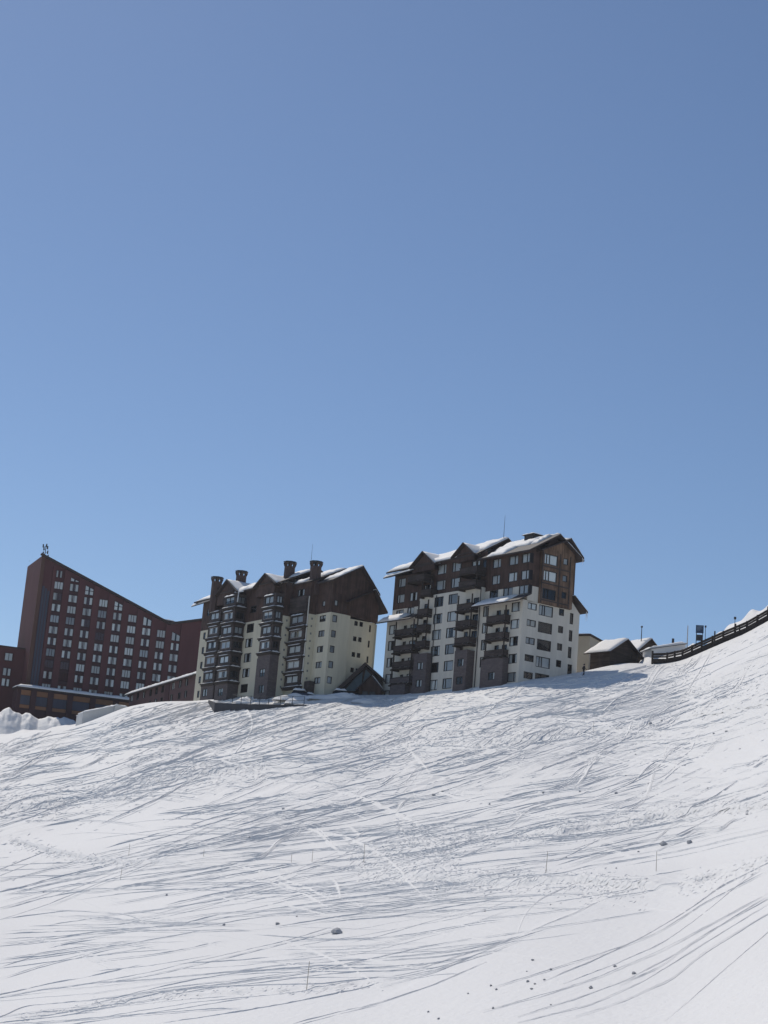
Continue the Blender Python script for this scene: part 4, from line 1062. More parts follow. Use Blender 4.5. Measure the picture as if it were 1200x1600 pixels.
    # ---- facade gables over the two bays
    for xc, hw, zb, zp, y0 in ((-31.3, 4.4, 11.0, 13.8, -4.9), (-16.6, 4.0, 11.0, 13.25, -4.9)):
        g = MB().poly([(xc - hw + 0.6, y0 + 0.5, zb - 0.5), (xc + hw - 0.6, y0 + 0.5, zb - 0.5), (xc, y0 + 0.5, zp - 0.35)])
        g.poly([(xc - hw + 0.6, y0 + 0.5, zb - 2.0), (xc + hw - 0.6, y0 + 0.5, zb - 2.0), (xc + hw - 0.6, y0 + 0.5, zb - 0.5), (xc - hw + 0.6, y0 + 0.5, zb - 0.5)])
        for sx in (-1, 1):
            x = xc + sx * (hw - 0.6); g.poly([(x, y0 + 0.5, zb - 2.0), (x, y2, zb - 2.0), (x, y2, zb - 0.3), (x, y0 + 0.5, zb - 0.3)])
        go = B.add(g, 'facade_gable', 'brown_wood')
        B.add(MB().beam((xc - hw * 0.6, y0 + 0.4, zb + 0.3), (xc + hw * 0.6, y0 + 0.4, zb + 0.3), 0.16, 0.22), 'tie_beam', 'dark_wood', go)
        roof_pitch(B, (xc - hw, y0, zb), (xc, y0, zp), (xc, 3.2, zp), (xc - hw, 3.2, zb), 0.24, name='gable_roof')
        roof_pitch(B, (xc, y0, zp), (xc + hw, y0, zb), (xc + hw, 3.2, zb), (xc, 3.2, zp), 0.24, name='gable_roof')
        sp = MB(); snow_pad(sp, [(xc + 0.1, y0 + 0.2, zp - 0.05), (xc + hw * 0.97, y0 + 0.5, zb + 0.08), (xc + hw * 0.97, 3.0, zb + 0.08), (xc + 0.1, 3.0, zp - 0.05)], 0.3, 6, 8, seed=51)
        snow_pad(sp, [(xc - hw * 0.9, y0 + 1.5, zb + 0.2), (xc - 0.1, y0 + 0.9, zp - 0.05), (xc - 0.1, 3.0, zp - 0.05), (xc - hw * 0.9, 3.0, zb + 0.2)], 0.25, 6, 8, seed=52)
        B.add(sp, 'snow_cover', 'snow_cap', go, True)
    # ---- enclosed balcony stacks
    boarded_bay(B, -38.0, -33.4, -4.2, y2 - 0.005, [6.9, 4.05, 1.2, -1.75, -4.8], 2.86, 200)
    boarded_bay(B, -30.1, -25.4, -5.5, y2 - 0.005, [8.9, 5.95, 3.15, 0.38, -2.4, -5.2], 2.78, 240)
    boarded_bay(B, -15.7, -11.35, -5.0, y2 - 0.005, [7.6, 4.75, 2.0, -0.75], 2.78, 280)
    boarded_bay(B, -10.7, -5.35, -1.95, y3 - 0.005, [3.9, 1.2, -1.55, -4.3, -7.0], 2.72, 320)
    B.add(MB().box(-10.9, -5.2, -2.2, y3 - 0.01, 5.35, 8.2), 'boarded_balcony', 'dark_wood')
    # stone feet
    for x0, x1, yf, yw, zt, wins in ((-38.3, -33.2, -4.25, y2, -6.3, [(-36.6, -7.7)]), (-33.18, -30.15, -3.9, y2, -3.6, []), (-30.13, -25.38, -5.52, y2, -6.65, [(-27.9, -8.3)]),
                                     (-17.3, -15.72, -4.3, y2, -2.6, []), (-15.7, -11.3, -5.05, y2, -2.2, [(-13.6, -5.6), (-13.4, -8.6)])):
        h5 = []
        for s, t in wins: window(B, 'Y', yf, s, t, 1.9, 1.5, cols=(0.5,), style=random.choice(['right', 'sides', 'half']), holes=h5)
        m = MB(); wall_faces(m, 'Y', yf, x0, x1, GZ, zt, h5)
        m.poly([(x1, yf, GZ), (x1, yw, GZ), (x1, yw, zt), (x1, yf, zt)]).poly([(x0, yw, GZ), (x0, yf, GZ), (x0, yf, zt), (x0, yw, zt)]).poly([(x0, yf, zt), (x1, yf, zt), (x1, yw, zt), (x0, yw, zt)])
        B.add(m, 'stone_bay', 'stone')
    B.add(MB().box(-5.3, -3.3, -1.2, -0.01, GZ, -7.2), 'bin_store', 'dark_wood')
    # pale rain pipe
    B.add(MB().bar((-5.1, y3 - 0.14, -7.5), (-5.1, y3 - 0.14, 8.2), 0.11), 'drain_pipe', 'pipe_pale')
    B.add(MB().bar((-25.6, -5.0, 10.6), (-25.0, -5.4, 8.6), 0.12), 'hanging_ice', 'snow_cap')
    mb = MB(); snow_pad(mb, [(-28.6, -4.4, 10.9), (-25.2, -4.4, 10.7), (-25.0, -1.0, 12.4), (-28.2, -1.0, 12.6)], 0.6, 5, 5, seed=91); B.add(mb, 'snow_drift', 'snow_cap', None, True)
    # chimneys
    chimney(B, -36.9, -3.9, 8.0, 15.0, 0.95); chimney(B, -32.6, -1.0, 11.5, 16.2, 0.95); chimney(B, -14.9, -0.6, 10.8, 15.9, 0.95); chimney(B, -5.8, -0.4, 8.6, 14.85, 0.95)
    B.add(MB().bar((-11.8, 2.0, 14.0), (-11.8, 2.0, 19.4), 0.05, r2=0.015), 'lightning_rod', 'metal_dark')
middle_block()

# ================================================================== the hotel
H = Bld('hotel_building', at(53, 1000, 414), 22, -18.0, 'large dark red-brown slab hotel with a long slanting roofline and rows of curtained windows', 'building')
def hotel():
    B = H; GZ = -24.0; D = 17.0
    rl = lambda x: 20.4 - 0.3655 * (x + 0.5)             # slanting roofline
    xe = 32.4; x2 = 52.0; z2 = rl(xe) + 0.27 * (x2 - xe)
    body = MB()
    prof = [(-0.6, GZ), (x2, GZ), (x2, z2), (xe, rl(xe)), (-0.5, 20.4), (-0.6, 20.3)]
    y0 = 0.4
    body.poly([(x, y0, z) for x, z in prof])
    body.poly([(x, D, z) for x, z in prof][::-1])
    for (xa, za), (xb, zb) in zip(prof, prof[1:] + prof[:1]): body.poly([(xa, y0, za), (xa, D, za), (xb, D, zb), (xb, y0, zb)])
    B.add(body, 'wall', 'hotel_wall')
    # roof edge
    e = MB(); e.beam((-0.9, 0.0, 20.72), (xe, 0.0, rl(xe) + 0.12), 0.8, 0.5); e.beam((xe + 0.02, 0.0, rl(xe) + 0.1), (x2, 0.0, z2 + 0.1), 0.8, 0.5)
    B.add(e, 'roof_edge', 'fascia')
    mb = MB(); snow_pad(mb, [(xe - 1.6, 0.1, rl(xe) + 0.95), (xe + 1.6, 0.1, rl(xe) + 0.75), (xe + 1.6, 8, rl(xe) + 0.9), (xe - 1.6, 8, rl(xe) + 1.1)], 0.4, 6, 6, seed=3); B.add(mb, 'snow_drift', 'snow_cap', None, True)
    # piers between the window columns
    cx = [4.25 + 3.76 * c for c in range(9)]
    edges = [(-0.6, 0.55)] + [(0, 0)] + [(a + 1.02, b - 1.02) for a, b in zip(cx[:-1], cx[1:])]
    for c in range(8):
        a, b = cx[c] + 1.11, cx[c + 1] - 1.11
        m = MB(); ra, rb = rl(a) - 0.32, rl(b) - 0.32
        m.poly([(a, 0, -11.5), (b, 0, -11.5), (b, 0, rb), (a, 0, ra)]).poly([(b, 0, -11.5), (b, y0, -11.5), (b, y0, rb), (b, 0, rb)]).poly([(a, y0, -11.5), (a, 0, -11.5), (a, 0, ra), (a, y0, ra)]).poly([(a, 0, ra), (b, 0, rb), (b, y0, rb), (a, y0, ra)])
        B.add(m, 'pier', 'hotel_wall')
    # left corner: strip with sunlight put into its paler brown, blue-dark recess, first pier
    m = MB().box(-0.6, 0.25, 0.0, y0 - 0.005, GZ, 20.2); B.add(m, 'corner_strip', 'hotel_wall_lit')
    for i, (a, b) in enumerate(((0.5, 1.0), (1.15, 1.65), (1.8, 2.3))): B.add(MB().box(a, b, 0.26, y0 - 0.004, -11.5, 13.2 - i * 0.5), 'blue_panel', 'blue_panel')
    B.add(MB().box(2.5, 3.2, 0.0, y0 - 0.003, -11.5, 18.4), 'pier', 'hotel_wall')
    a = cx[8] + 1.11
    m = MB(); m.poly([(a, 0, GZ), (x2, 0, GZ), (x2, 0, z2 - 0.3), (xe, 0, rl(xe) - 0.3), (min(a, xe - 0.01), 0, rl(min(a, xe)) - 0.3)]) if a < xe else m.poly([(a, 0, GZ), (x2, 0, GZ), (x2, 0, z2 - 0.3), (a, 0, rl(xe) + 0.27 * (a - xe) - 0.3)])
    m.poly([(a, y0, GZ), (a, 0, GZ), (a, 0, rl(xe) + 0.2), (a, y0, rl(xe) + 0.2)]); B.add(m, 'end_wall', 'hotel_wall')
    # upper band between the topmost windows and the roof
    zs = [11.1 - 2.7 * r for r in range(8)]
    ww, wh = 2.16, 1.86
    def hwin(x, z, w=ww, h=wh):
        st = random.choices(['sides', 'full', 'left', 'right', 'blind', 'none'], [8, 2, 0.5, 0.5, 0.8, 0.25])[0]
        fm, panes, ed = window_meshes(w, h, (0.36, 0.64), 1, 'hotel_spandrel', 0.09)
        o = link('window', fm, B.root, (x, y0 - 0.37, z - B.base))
        for p in panes: link('pane', p, o)
        x0, x1, za, zb = -w / 2 + 0.05, w / 2 - 0.05, -h / 2 + 0.05, h / 2 - 0.05
        g = w * random.choice([0.3, 0.38, 0.42])
        if st == 'full': link('curtain', curtain_mesh(x0, x1, za, zb, 'curtain'), o)
        if st in ('sides', 'left'): link('curtain', curtain_mesh(x0, x0 + g, za, zb, 'curtain'), o)
        if st in ('sides', 'right'): link('curtain', curtain_mesh(x1 - g, x1, za, zb, 'curtain'), o)
        if st == 'blind': link('blind', curtain_mesh(x0, x1, za, zb, 'blind'), o)
    def slant_win(xc, z0, w=ww):
        """window whose head follows the slanting roof"""
        a, b = xc - w / 2, xc + w / 2
        za, zb = rl(a) - 1.4, rl(b) - 1.4
        if zb - z0 < 0.25: return
        fw = 0.09
        fr = MB()
        fr.poly([(a, 0.03, z0), (b, 0.03, z0), (b, 0.03, z0 + fw), (a, 0.03, z0 + fw)]).poly([(a, 0.03, za - fw), (b, 0.03, zb - fw), (b, 0.03, zb), (a, 0.03, za)])
        fr.poly([(a, 0.03, z0 + fw), (a + fw, 0.03, z0 + fw), (a + fw, 0.03, za - fw - 0.03), (a, 0.03, za - fw)]).poly([(b - fw, 0.03, z0 + fw), (b, 0.03, z0 + fw), (b, 0.03, zb - fw), (b - fw, 0.03, zb - fw + 0.03)])
        fr.poly([(a, 0.39, z0), (b, 0.39, z0), (b, 0.39, zb), (a, 0.39, za)], 1)
        if zb - z0 > 1.5: fr.poly([(a, 0.025, zb - 0.62), (b, 0.025, zb - 0.62), (b, 0.025, zb - 0.48), (a, 0.025, zb - 0.48)])
        o = B.add(fr, 'window', ['hotel_spandrel', 'interior'])
        # sub-pieces share the building's frame
        pn = MB().poly([(a + fw, 0.06, z0 + fw), (b - fw, 0.06, z0 + fw), (b - fw, 0.06, zb - fw), (a + fw, 0.06, za - fw)]); B.add(pn, 'pane', 'glass', o)
        cu = MB(); xm = xc
        zt = lambda x: za + (zb - za) * (x - a) / (b - a)
        for p, q in ((a + 0.1, xc - 0.2), (xc + 0.2, b - 0.1)):
            cu.poly([(p, 0.2, max(z0 + 0.1, zb - 2.1)), (q, 0.2, max(z0 + 0.1, zb - 2.1)), (q, 0.2, zt(q) - 0.1), (p, 0.2, zt(p) - 0.1)])
        B.add(cu, 'curtain', 'curtain', o)
    for c, x in enumerate(cx):
        top_allowed = rl(x + 1.0) - 1.6
        rows = [z for z in [19.2, 16.5, 13.8] + zs if z + wh / 2 < top_allowed]
        if c == 0:
            rows = [r for r in rows if r < 15]
            for dxw in (-0.55, 0.35):
                m = window_meshes(0.5, 1.7, (), 1, 'hotel_spandrel', 0.05)
                o = link('window', m[0], B.root, (x - 0.1 + dxw, 0.03, 16.55 - B.base)); link('pane', m[1][0], o); link('curtain', curtain_mesh(-0.22, 0.22, -0.8, 0.8, 'curtain'), o)
        for z in rows:
            if z < -8.3: continue
            hwin(x, z)
        if c: slant_win(x, max(rows) + wh / 2 + 0.5)
        hwin(x, -10.6, ww, 1.5)
        # spandrel frames in the recess
        for z in rows:
            B.add(MB().box(x - 1.09, x + 1.09, 0.2, y0 - 0.003, z - wh / 2 - 0.8, z - wh / 2 - 0.03), 'spandrel', 'hotel_spandrel')
    # ---- ground-floor block in front
    yf = -5.0
    zr = -11.9
    roof = B.add(MB().box(-3.6, 24.4, yf - 0.6, -0.02, zr - 0.35, zr), 'podium_roof', 'fascia')
    mb = MB(); snow_pad(mb, [(-3.6, yf - 0.6, zr), (24.4, yf - 0.6, zr), (24.4, -0.1, zr + 0.1), (-3.6, -0.1, zr + 0.1)], 0.75, 22, 5, seed=9, amp=0.06); B.add(mb, 'snow_cover', 'snow_cap', roof, True)
    po = B.add(MB().box(-3.2, 24.0, yf + 0.3, -0.03, GZ, zr - 0.36), 'podium_wall', 'hotel_spandrel')
    xs = [-3.0, 0.6, 4.6, 9.2, 14.6, 20.2, 24.0]
    for a, b in zip(xs[:-1], xs[1:]):
        if b < 23.9: B.add(MB().box(b - 0.65, b + 0.65, yf - 0.2, yf + 0.29, GZ, zr - 0.37), 'column', 'hotel_spandrel')
        p, q = a + 0.7, b - 0.7
        B.add(MB().box(p, q, yf + 0.1, yf + 0.29, zr - 1.75, zr - 0.6), 'orange_panel', 'orange_panel', po)
        B.add(MB().box(p, q, yf + 0.12, yf + 0.29, zr - 3.9, zr - 1.85), 'window_band', 'blue_panel', po)
        B.add(MB().box(p, q, yf + 0.1, yf + 0.29, zr - 4.75, zr - 4.0), 'orange_panel', 'orange_panel', po)
    # ---- lower wing at the far left
    w = MB().box(-16.0, -0.65, 6.0, D, GZ, -1.75); wg = B.add(w, 'wing_wall', 'hotel_wall')
    B.add(MB().box(-16.2, -0.66, 5.7, D, -1.75, -1.45), 'wing_roof', 'fascia', wg)
    for i, z in enumerate((-4.0, -7.6, -10.1)):
        o = link('window', window_meshes(1.9, 1.9, (0.5,), 1, 'hotel_spandrel', 0.09)[0], B.root, (-4.35, 5.95, z - B.base))
        for p in window_meshes(1.9, 1.9, (0.5,), 1, 'hotel_spandrel', 0.09)[1]: link('pane', p, o)
        link('curtain', curtain_mesh(-0.9, -0.15 if i else 0.85, -0.85, 0.85, 'curtain'), o); link('curtain', curtain_mesh(0.3, 0.85, -0.85, 0.8, 'curtain'), o)
        o.location.y = 5.62
    # ---- aerials on the top corner
    an = B.add(MB().bar((0.6, 3.0, 20.2), (0.6, 3.0, 23.6), 0.09), 'aerial_mast', 'metal_dark')
    for k, (dx_, dz) in enumerate(((-0.5, 1.0), (0.55, 1.4), (-0.45, 2.1), (0.4, 2.5), (0.1, 3.0), (-0.7, 2.8), (0.75, 0.4))):
        m = MB().bar((0.6, 3.0, 20.4 + dz), (0.6 + dx_, 2.8, 20.4 + dz), 0.05)
        m.box(0.6 + dx_ - 0.14, 0.6 + dx_ + 0.14, 2.7, 2.9, 20.1 + dz, 20.9 + dz)
        B.add(m, 'aerial', 'metal_dark', an)
    B.add(MB().box(0.1, 1.2, 2.6, 3.6, 19.6, 20.9), 'mast_base', 'metal_dark', an)
    B.add(MB().bar((-2.0, 8.0, 20), (-2.0, 8.0, 20.2), 0.05), 'aerial', 'metal_dark', an)
hotel()

# ================================================================== long low annex left of the middle block
AX = Bld('annex_building', at(305, 1075, 345), -67, -10.0, 'long low red-brown annex with a snow-covered roof between hotel and middle block', 'building')
def annex():
    B = AX; GZ = -14
    L = 48.5
    m = MB(); hs = []
    for x in (-46.6, -41.6, -36.8, -31.7, -27.3, -22.8, -15.4, -10.5, -6.1):
        window(B, 'Y', 0.0, x, 1.75, 1.9, 1.6, cols=(0.5,), style=random.choice(['full', 'sides', 'right']), holes=hs)
    for x in (-31.5, -27.1, -22.8, -15.7, -10.4, -6.0):
        window(B, 'Y', 0.0, x, -0.7, 1.8, 1.5, cols=(0.5,), style=random.choice(['full', 'sides', 'right']), holes=hs)
    wall_faces(m, 'Y', 0.0, -L, 0.0, GZ, 2.9, hs, 0.2)
    m.poly([(0, 0, GZ), (0, 10, GZ), (0, 10, 2.9), (0, 5, 5.0), (0, 0, 2.9)]).poly([(-L, 10, GZ), (-L, 0, GZ), (-L, 0, 2.9), (-L, 5, 5.0), (-L, 10, 2.9)]).poly([(0, 10, GZ), (-L, 10, GZ), (-L, 10, 2.9), (0, 10, 2.9)])
    B.add(m, 'wall', 'annex_wall')
    roof_pitch(B, (-L - 0.8, -0.9, 2.6), (0.6, -0.9, 2.6), (0.6, 5, 4.2), (-L - 0.8, 5, 4.2), 0.25, snow_part=[(0, 1, 0, 1)], seed=61, st=0.55, amp=0.06)
    roof_pitch(B, (0.6, 10.6, 2.6), (-L - 0.8, 10.6, 2.6), (-L - 0.8, 5, 4.2), (0.6, 5, 4.2), 0.25, snow_part=[(0, 1, 0, 1)], seed=62)
    B.add(MB().box(-20.6, -17.6, -0.12, -0.01, GZ, 2.5), 'dark_panel', 'hotel_spandrel')
annex()

# ================================================================== small buildings on the right
def on_brow(px, back):
    """a point on the level ground 'back' metres behind the brow"""
    d = float(brow_d(px)); p = at(px, float(brow_y(px)), d)
    return np.array([p[0] * (1 + back / d), p[1] * (1 + back / d), p[2]])
def simple_house(name, label, origin, yaw, base, L, W, hw, hr, wallm, ov=0.7, sn=0.45, door=False, cat='hut', snow_front=((0, 1, 0, 1),), wins=()):
    """gabled house: long side y=0 x in [-L,0], gable at x=0"""
    B = Bld(name, origin, yaw, base, label, cat)
    m = MB(); g = base - 2.5; hs = []
    for s, t, w, h in wins: window(B, 'X', 0.0, s, t, w, h, cols=(0.5,), style='none', holes=hs)
    wall_faces(m, 'Y', 0.0, -L, 0, g, hw, [])
    wall_faces(m, 'X', 0.0, 0, W, g, hw, hs)
    m.poly([(0, 0, hw), (0, W, hw), (0, W / 2, hr - 0.15)]).poly([(-L, W, g), (-L, 0, g), (-L, 0, hw), (-L, W / 2, hr - 0.15), (-L, W, hw)]).poly([(0, W, g), (-L, W, g), (-L, W, hw), (0, W, hw)])
    B.add(m, 'wall', wallm)
    k = (hr - hw) / (W / 2)
    roof_pitch(B, (-L - ov, -ov, hw - ov * k), (ov, -ov, hw - ov * k), (ov, W / 2, hr), (-L - ov, W / 2, hr), 0.18, snow_part=list(snow_front), seed=len(label), st=sn, mats=('roof', 'fascia'))
    roof_pitch(B, (ov, W + ov, hw - ov * k), (-L - ov, W + ov, hw - ov * k), (-L - ov, W / 2, hr), (ov, W / 2, hr), 0.18, snow_part=[(0, 1, 0, 1)], seed=len(label) + 1, st=sn)
    return B
hut = simple_house('timber_hut', 'dark timber gabled hut with a thick white snow roof beside the right block', at(953, 1034, 286), -52, -0.6, 4.6, 6.6, 2.15, 4.3, 'hut_wood', 0.8, 0.3)
hut.add(MB().box(-0.02, 0.1, -0.1, 0.08, -1.5, 2.1), 'corner_post', 'timber')
hut.add(MB().box(-2.6, -1.6, -0.06, -0.004, -1.2, 1.8), 'door', 'dark_wood')
hut.add(MB().box(0.004, 0.06, 5.0, 5.25, -1.5, 2.6), 'trim_board', 'timber'); hut.add(MB().box(0.004, 0.06, 0.09, 6.55, 2.12, 2.3), 'trim_board', 'timber')
hut2 = simple_house('timber_hut', 'small dark gabled hut peeking over the brow right of the larger hut', at(997, 1016, 300), -20, -2.0, 9.0, 5.0, 0.2, 2.4, 'hut_wood', 0.5, 0.3)
hut2.root.rotation_euler.z = math.radians(-62)
beige = Bld('flat_roofed_building', at(919.5, 1042, 300), -35, -3.0, 'beige plastered building with a thin dark roof edge behind the timber hut', 'building')
def beige_b():
    B = beige
    m = MB(); m.box(-9, 0, 0, 9, -6, 5.5); B.add(m, 'wall', 'beige')
    r = B.add(MB().slab([(-9.4, -0.4, 5.75), (0.35, -0.4, 5.75), (0.35, 9.3, 5.0), (-9.4, 9.3, 5.0)], 0.28), 'roof', 'fascia')
    mb = MB(); snow_pad(mb, [(-9.3, -0.3, 5.75), (0.1, -0.3, 5.75), (0.1, 9.2, 5.0), (-9.3, 9.2, 5.0)], 0.3, 10, 8, seed=5); B.add(mb, 'snow_cover', 'snow_cap', r, True)
    B.add(MB().box(-6.0, -5.2, 4.0, 4.9, 5.4, 6.9), 'vent', 'metal_grey')
beige_b()

# A-frame chalet between the two blocks
CH = Bld('chalet', at(567, 1086, 304), -6, -2.0, 'low A-frame chalet with steep dark roof between the two apartment blocks', 'chalet')
def chalet():
    B = CH
    apex = (0.0, 5.75); le = (-5.3, 0.1); re = (3.7, 2.9)
    D = 9.0
    roof_pitch(B, (le[0], -0.8, le[1]), (apex[0], -0.8, apex[1]), (apex[0], D, apex[1]), (le[0], D, le[1]), 1.0, name='roof', seed=81)
    roof_pitch(B, (apex[0], -0.8, apex[1]), (re[0], -0.8, re[1]), (re[0], D, re[1]), (apex[0], D, apex[1]), 0.4, name='roof', snow_part=[(0.08, 0.95, 0.05, 1)], seed=82, st=0.15)
    g = MB().poly([(-4.6, 0.3, -3), (3.3, 0.3, -3), (3.3, 0.3, 2.6), (0, 0.3, 5.2), (-4.6, 0.3, 0.3)]).poly([(3.3, 0.3, -3), (3.3, D, -3), (3.3, D, 2.6), (3.3, 0.3, 2.6)]).poly([(3.3, D, -3), (-4.6, D, -3), (-4.6, D, 0.3), (0, D, 5.2), (3.3, D, 2.6)])
    B.add(g, 'front_wall', 'hut_wood')
    B.add(MB().poly([(-3.4, 0.26, 0.6), (-0.4, 0.26, 0.6), (-0.4, 0.26, 4.1), (-0.9, 0.26, 3.9)]), 'gable_panel', 'teal_panel')
    B.add(MB().poly([(-0.2, 0.26, 2.4), (1.6, 0.26, 2.4), (1.6, 0.26, 3.3), (0.1, 0.26, 4.6)]), 'gable_panel', 'teal_panel')
    # porch with its own small gable
    p = B.add(MB().box(-0.6, 3.25, -1.5, 0.25, -3, 1.1), 'porch', 'brown_wood')
    B.add(MB().poly([(-0.7, -1.52, 1.1), (3.3, -1.52, 1.1), (1.3, -1.52, 3.2)]), 'porch_gable', 'brown_wood', p)
    for a, b in (((-1.2, -1.9, 0.7), (1.3, -1.9, 3.5)), ((1.3, -1.9, 3.5), (3.7, -1.9, 0.9))):
        B.add(MB().slab([a, b, (b[0], 0.25, b[2]), (a[0], 0.25, a[2])], 0.25), 'porch_roof', 'roof', p)
    mb = MB(); snow_pad(mb, [(1.5, -1.8, 3.4), (3.6, -1.8, 1.1), (3.6, 0.2, 1.1), (1.5, 0.2, 3.4)], 0.2, 5, 4, seed=4); B.add(mb, 'snow_cap', 'snow_cap', p, True)
    for x in (0.2, 1.5): 
        o = link('window', window_meshes(1.0, 1.2, (), 1, 'frame', 0.09)[0], B.root, (x + 0.3, -1.7, -0.1 - B.base)); link('pane', window_meshes(1.0, 1.2, (), 1, 'frame', 0.09)[1][0], o)
        o.location.y = -1.68
    B.add(MB().box(-4.6, -0.62, 0.1, 0.29, -3, 0.25), 'plinth', 'concrete')
chalet()

# ================================================================== terrace wall and fence below the middle block
def terrace():
    a, b, c = ground(334, 1114.5), ground(404, 1110.5), ground(478, 1103.5)
    base = Vector((a.x, a.y, a.z - 0.5))
    root = bpy.data.objects.new('terrace_wall', None); root.location = base; col.objects.link(root)
    tag(root, 'low dark concrete retaining wall edging the terrace below the middle block', 'wall')
    pts = [(a, 1.75), (b, 0.95), (c, 0.2)]
    m = MB()
    for (p, h1), (q, h2) in zip(pts[:-1], pts[1:]):
        d = (q - p); n = Vector((d.y, -d.x, 0)).normalized() * -0.35
        lo = Vector((0, 0, -1.6))
        A, Bq = p - base, q - base
        v = [A + lo, Bq + lo, Bq + Vector((0, 0, h2)), A + Vector((0, 0, h1))]
        w = [x + n for x in v]
        m.poly(v); m.poly([v[3], v[2], w[2], w[3]]); m.poly(w[::-1]); m.poly([v[1], w[1], w[2], v[2]]); m.poly([v[0], v[3], w[3], w[0]])
    m.build('wall_face', 'concrete', root)
    e = ground(325, 1099)
    A = a - base; E = e - base
    mm = MB(); n = Vector((0.25, 0.1, 0))
    v = [E + Vector((0, 0, -1.8)), A + Vector((0, 0, -1.6)), A + Vector((0, 0, 1.75)), E + Vector((0, 0, 0.5))]
    mm.poly(v); mm.poly([x + n for x in v][::-1]); mm.poly([v[3], v[2], v[2] + n, v[3] + n]); mm.build('wall_end', 'concrete', root)
    # fence
    fr = bpy.data.objects.new('terrace_fence', None); fb = ground(362, 1111); fr.location = fb; col.objects.link(fr)
    tag(fr, 'thin metal post and rail fence on the terrace wall below the middle block', 'fence')
    xs = [361, 375, 390, 404, 418.5, 437, 456, 474.5]
    P = []
    for x in xs:
        y = np.interp(x, [334, 404, 478], [1114.5, 1110.5, 1103.5]); h = np.interp(x, [334, 404, 478], [1.75, 0.95, 0.2])
        g = ground(x, y) + Vector((0, 0.25, float(h) - 0.05)); P.append(g - fb)
    for p in P: MB().bar(p, p + Vector((0, 0, 1.5)), 0.055, 6).build('post', 'metal_dark', fr)
    for z in (0.12, 0.75, 1.45):
        for p, q in zip(P[:-1], P[1:]): MB().bar(p + Vector((0, 0, z)), q + Vector((0, 0, z)), 0.035, 5).build('rail', 'metal_dark', fr)
    # snow heaps lying behind the fence
    for k, (x, y, w, h) in enumerate(((384, 1100, 2.6, 1.0), (466, 1098, 2.4, 0.9))):
        heap('snow_heap', ground(x, y), w, 1.6, h, ('rounded heap of white snow behind the left end of the terrace fence', 'rounded heap of white snow behind the right end of the terrace fence')[k], 60 + k)
def heap(name, c, rx, ry, h, label, seed, n=26, struct=False, m='snow_cap', jag=0.25):
    """irregular mound"""
    r = np.random.default_rng(seed)
    mb = MB(); ph = r.uniform(0, 6.28, 6)
    for j in range(n + 1):
        for i in range(n + 1):
            u, v = i / n * 2 - 1, j / n * 2 - 1
            rr = math.hypot(u, v)
            z = max(0.0, 1 - rr ** 2)
            z *= 1 + jag * (math.sin(u * 5 + ph[0]) * math.cos(v * 4 + ph[1]) + 0.6 * math.sin(u * 11 + ph[2] + v * 7) + 0.35 * math.sin(v * 17 + u * 13 + ph[3]))
            mb.v.append((u * rx, v * ry, z * h - 0.35 * (rr > 0.98) * 1.0 - 0.12))
    for j in range(n):
        for i in range(n):
            q = j * (n + 1) + i
            mb.f.append((q, q + 1, q + n + 2, q + n + 1)); mb.m.append(0)
    o = mb.build(name, m, None, True); o.location = c
    if struct: tag(o, label, kind='structure')
    else: tag(o, label, 'snow heap')
    return o
terrace()
# ploughed banks in the shade before the hotel
def hotel_bank():
    """one ridge of ploughed snow, its crest uneven"""
    pts = [(-90, 1098), (-30, 1104), (0, 1109), (14, 1108), (24, 1112), (34, 1118), (48, 1115), (60, 1122), (76, 1119), (100, 1118), (112, 1124), (124, 1131), (140, 1140)]
    xs = np.arange(-90, 141, 1.5); n = 22
    mb = MB(); r = np.random.default_rng(5)
    for i, x in enumerate(xs):
        y = float(np.interp(x, [p[0] for p in pts], [p[1] for p in pts])) + 1.2 * float(vnoise(np.array(x / 11.0), np.array(0.5), 3))
        c = at(x, y, 391)
        for j in range(n + 1):
            t = j / n * 2 - 1
            k = 1 + t * 9.0 / 391
            z = c[2] - 6.5 * abs(t) ** 1.15 + 0.9 * float(vnoise(np.array(x / 12.0), np.array(t * 2.2), 8)) * (1 - abs(t)) + 0.7 * float(vnoise(np.array(x / 5.0), np.array(t * 6.0), 9)) * min(1, 3 * (1 - abs(t)))
            mb.v.append((c[0] * k, c[1] * k, z))
    for i in range(len(xs) - 1):
        for j in range(n):
            q = i * (n + 1) + j
            mb.f.append((q, q + n + 1, q + n + 2, q + 1)); mb.m.append(0)
    tag(mb.build('snow_bank', 'snow_shaded_bank', None, True), 'ploughed snow bank', kind='structure')
hotel_bank()

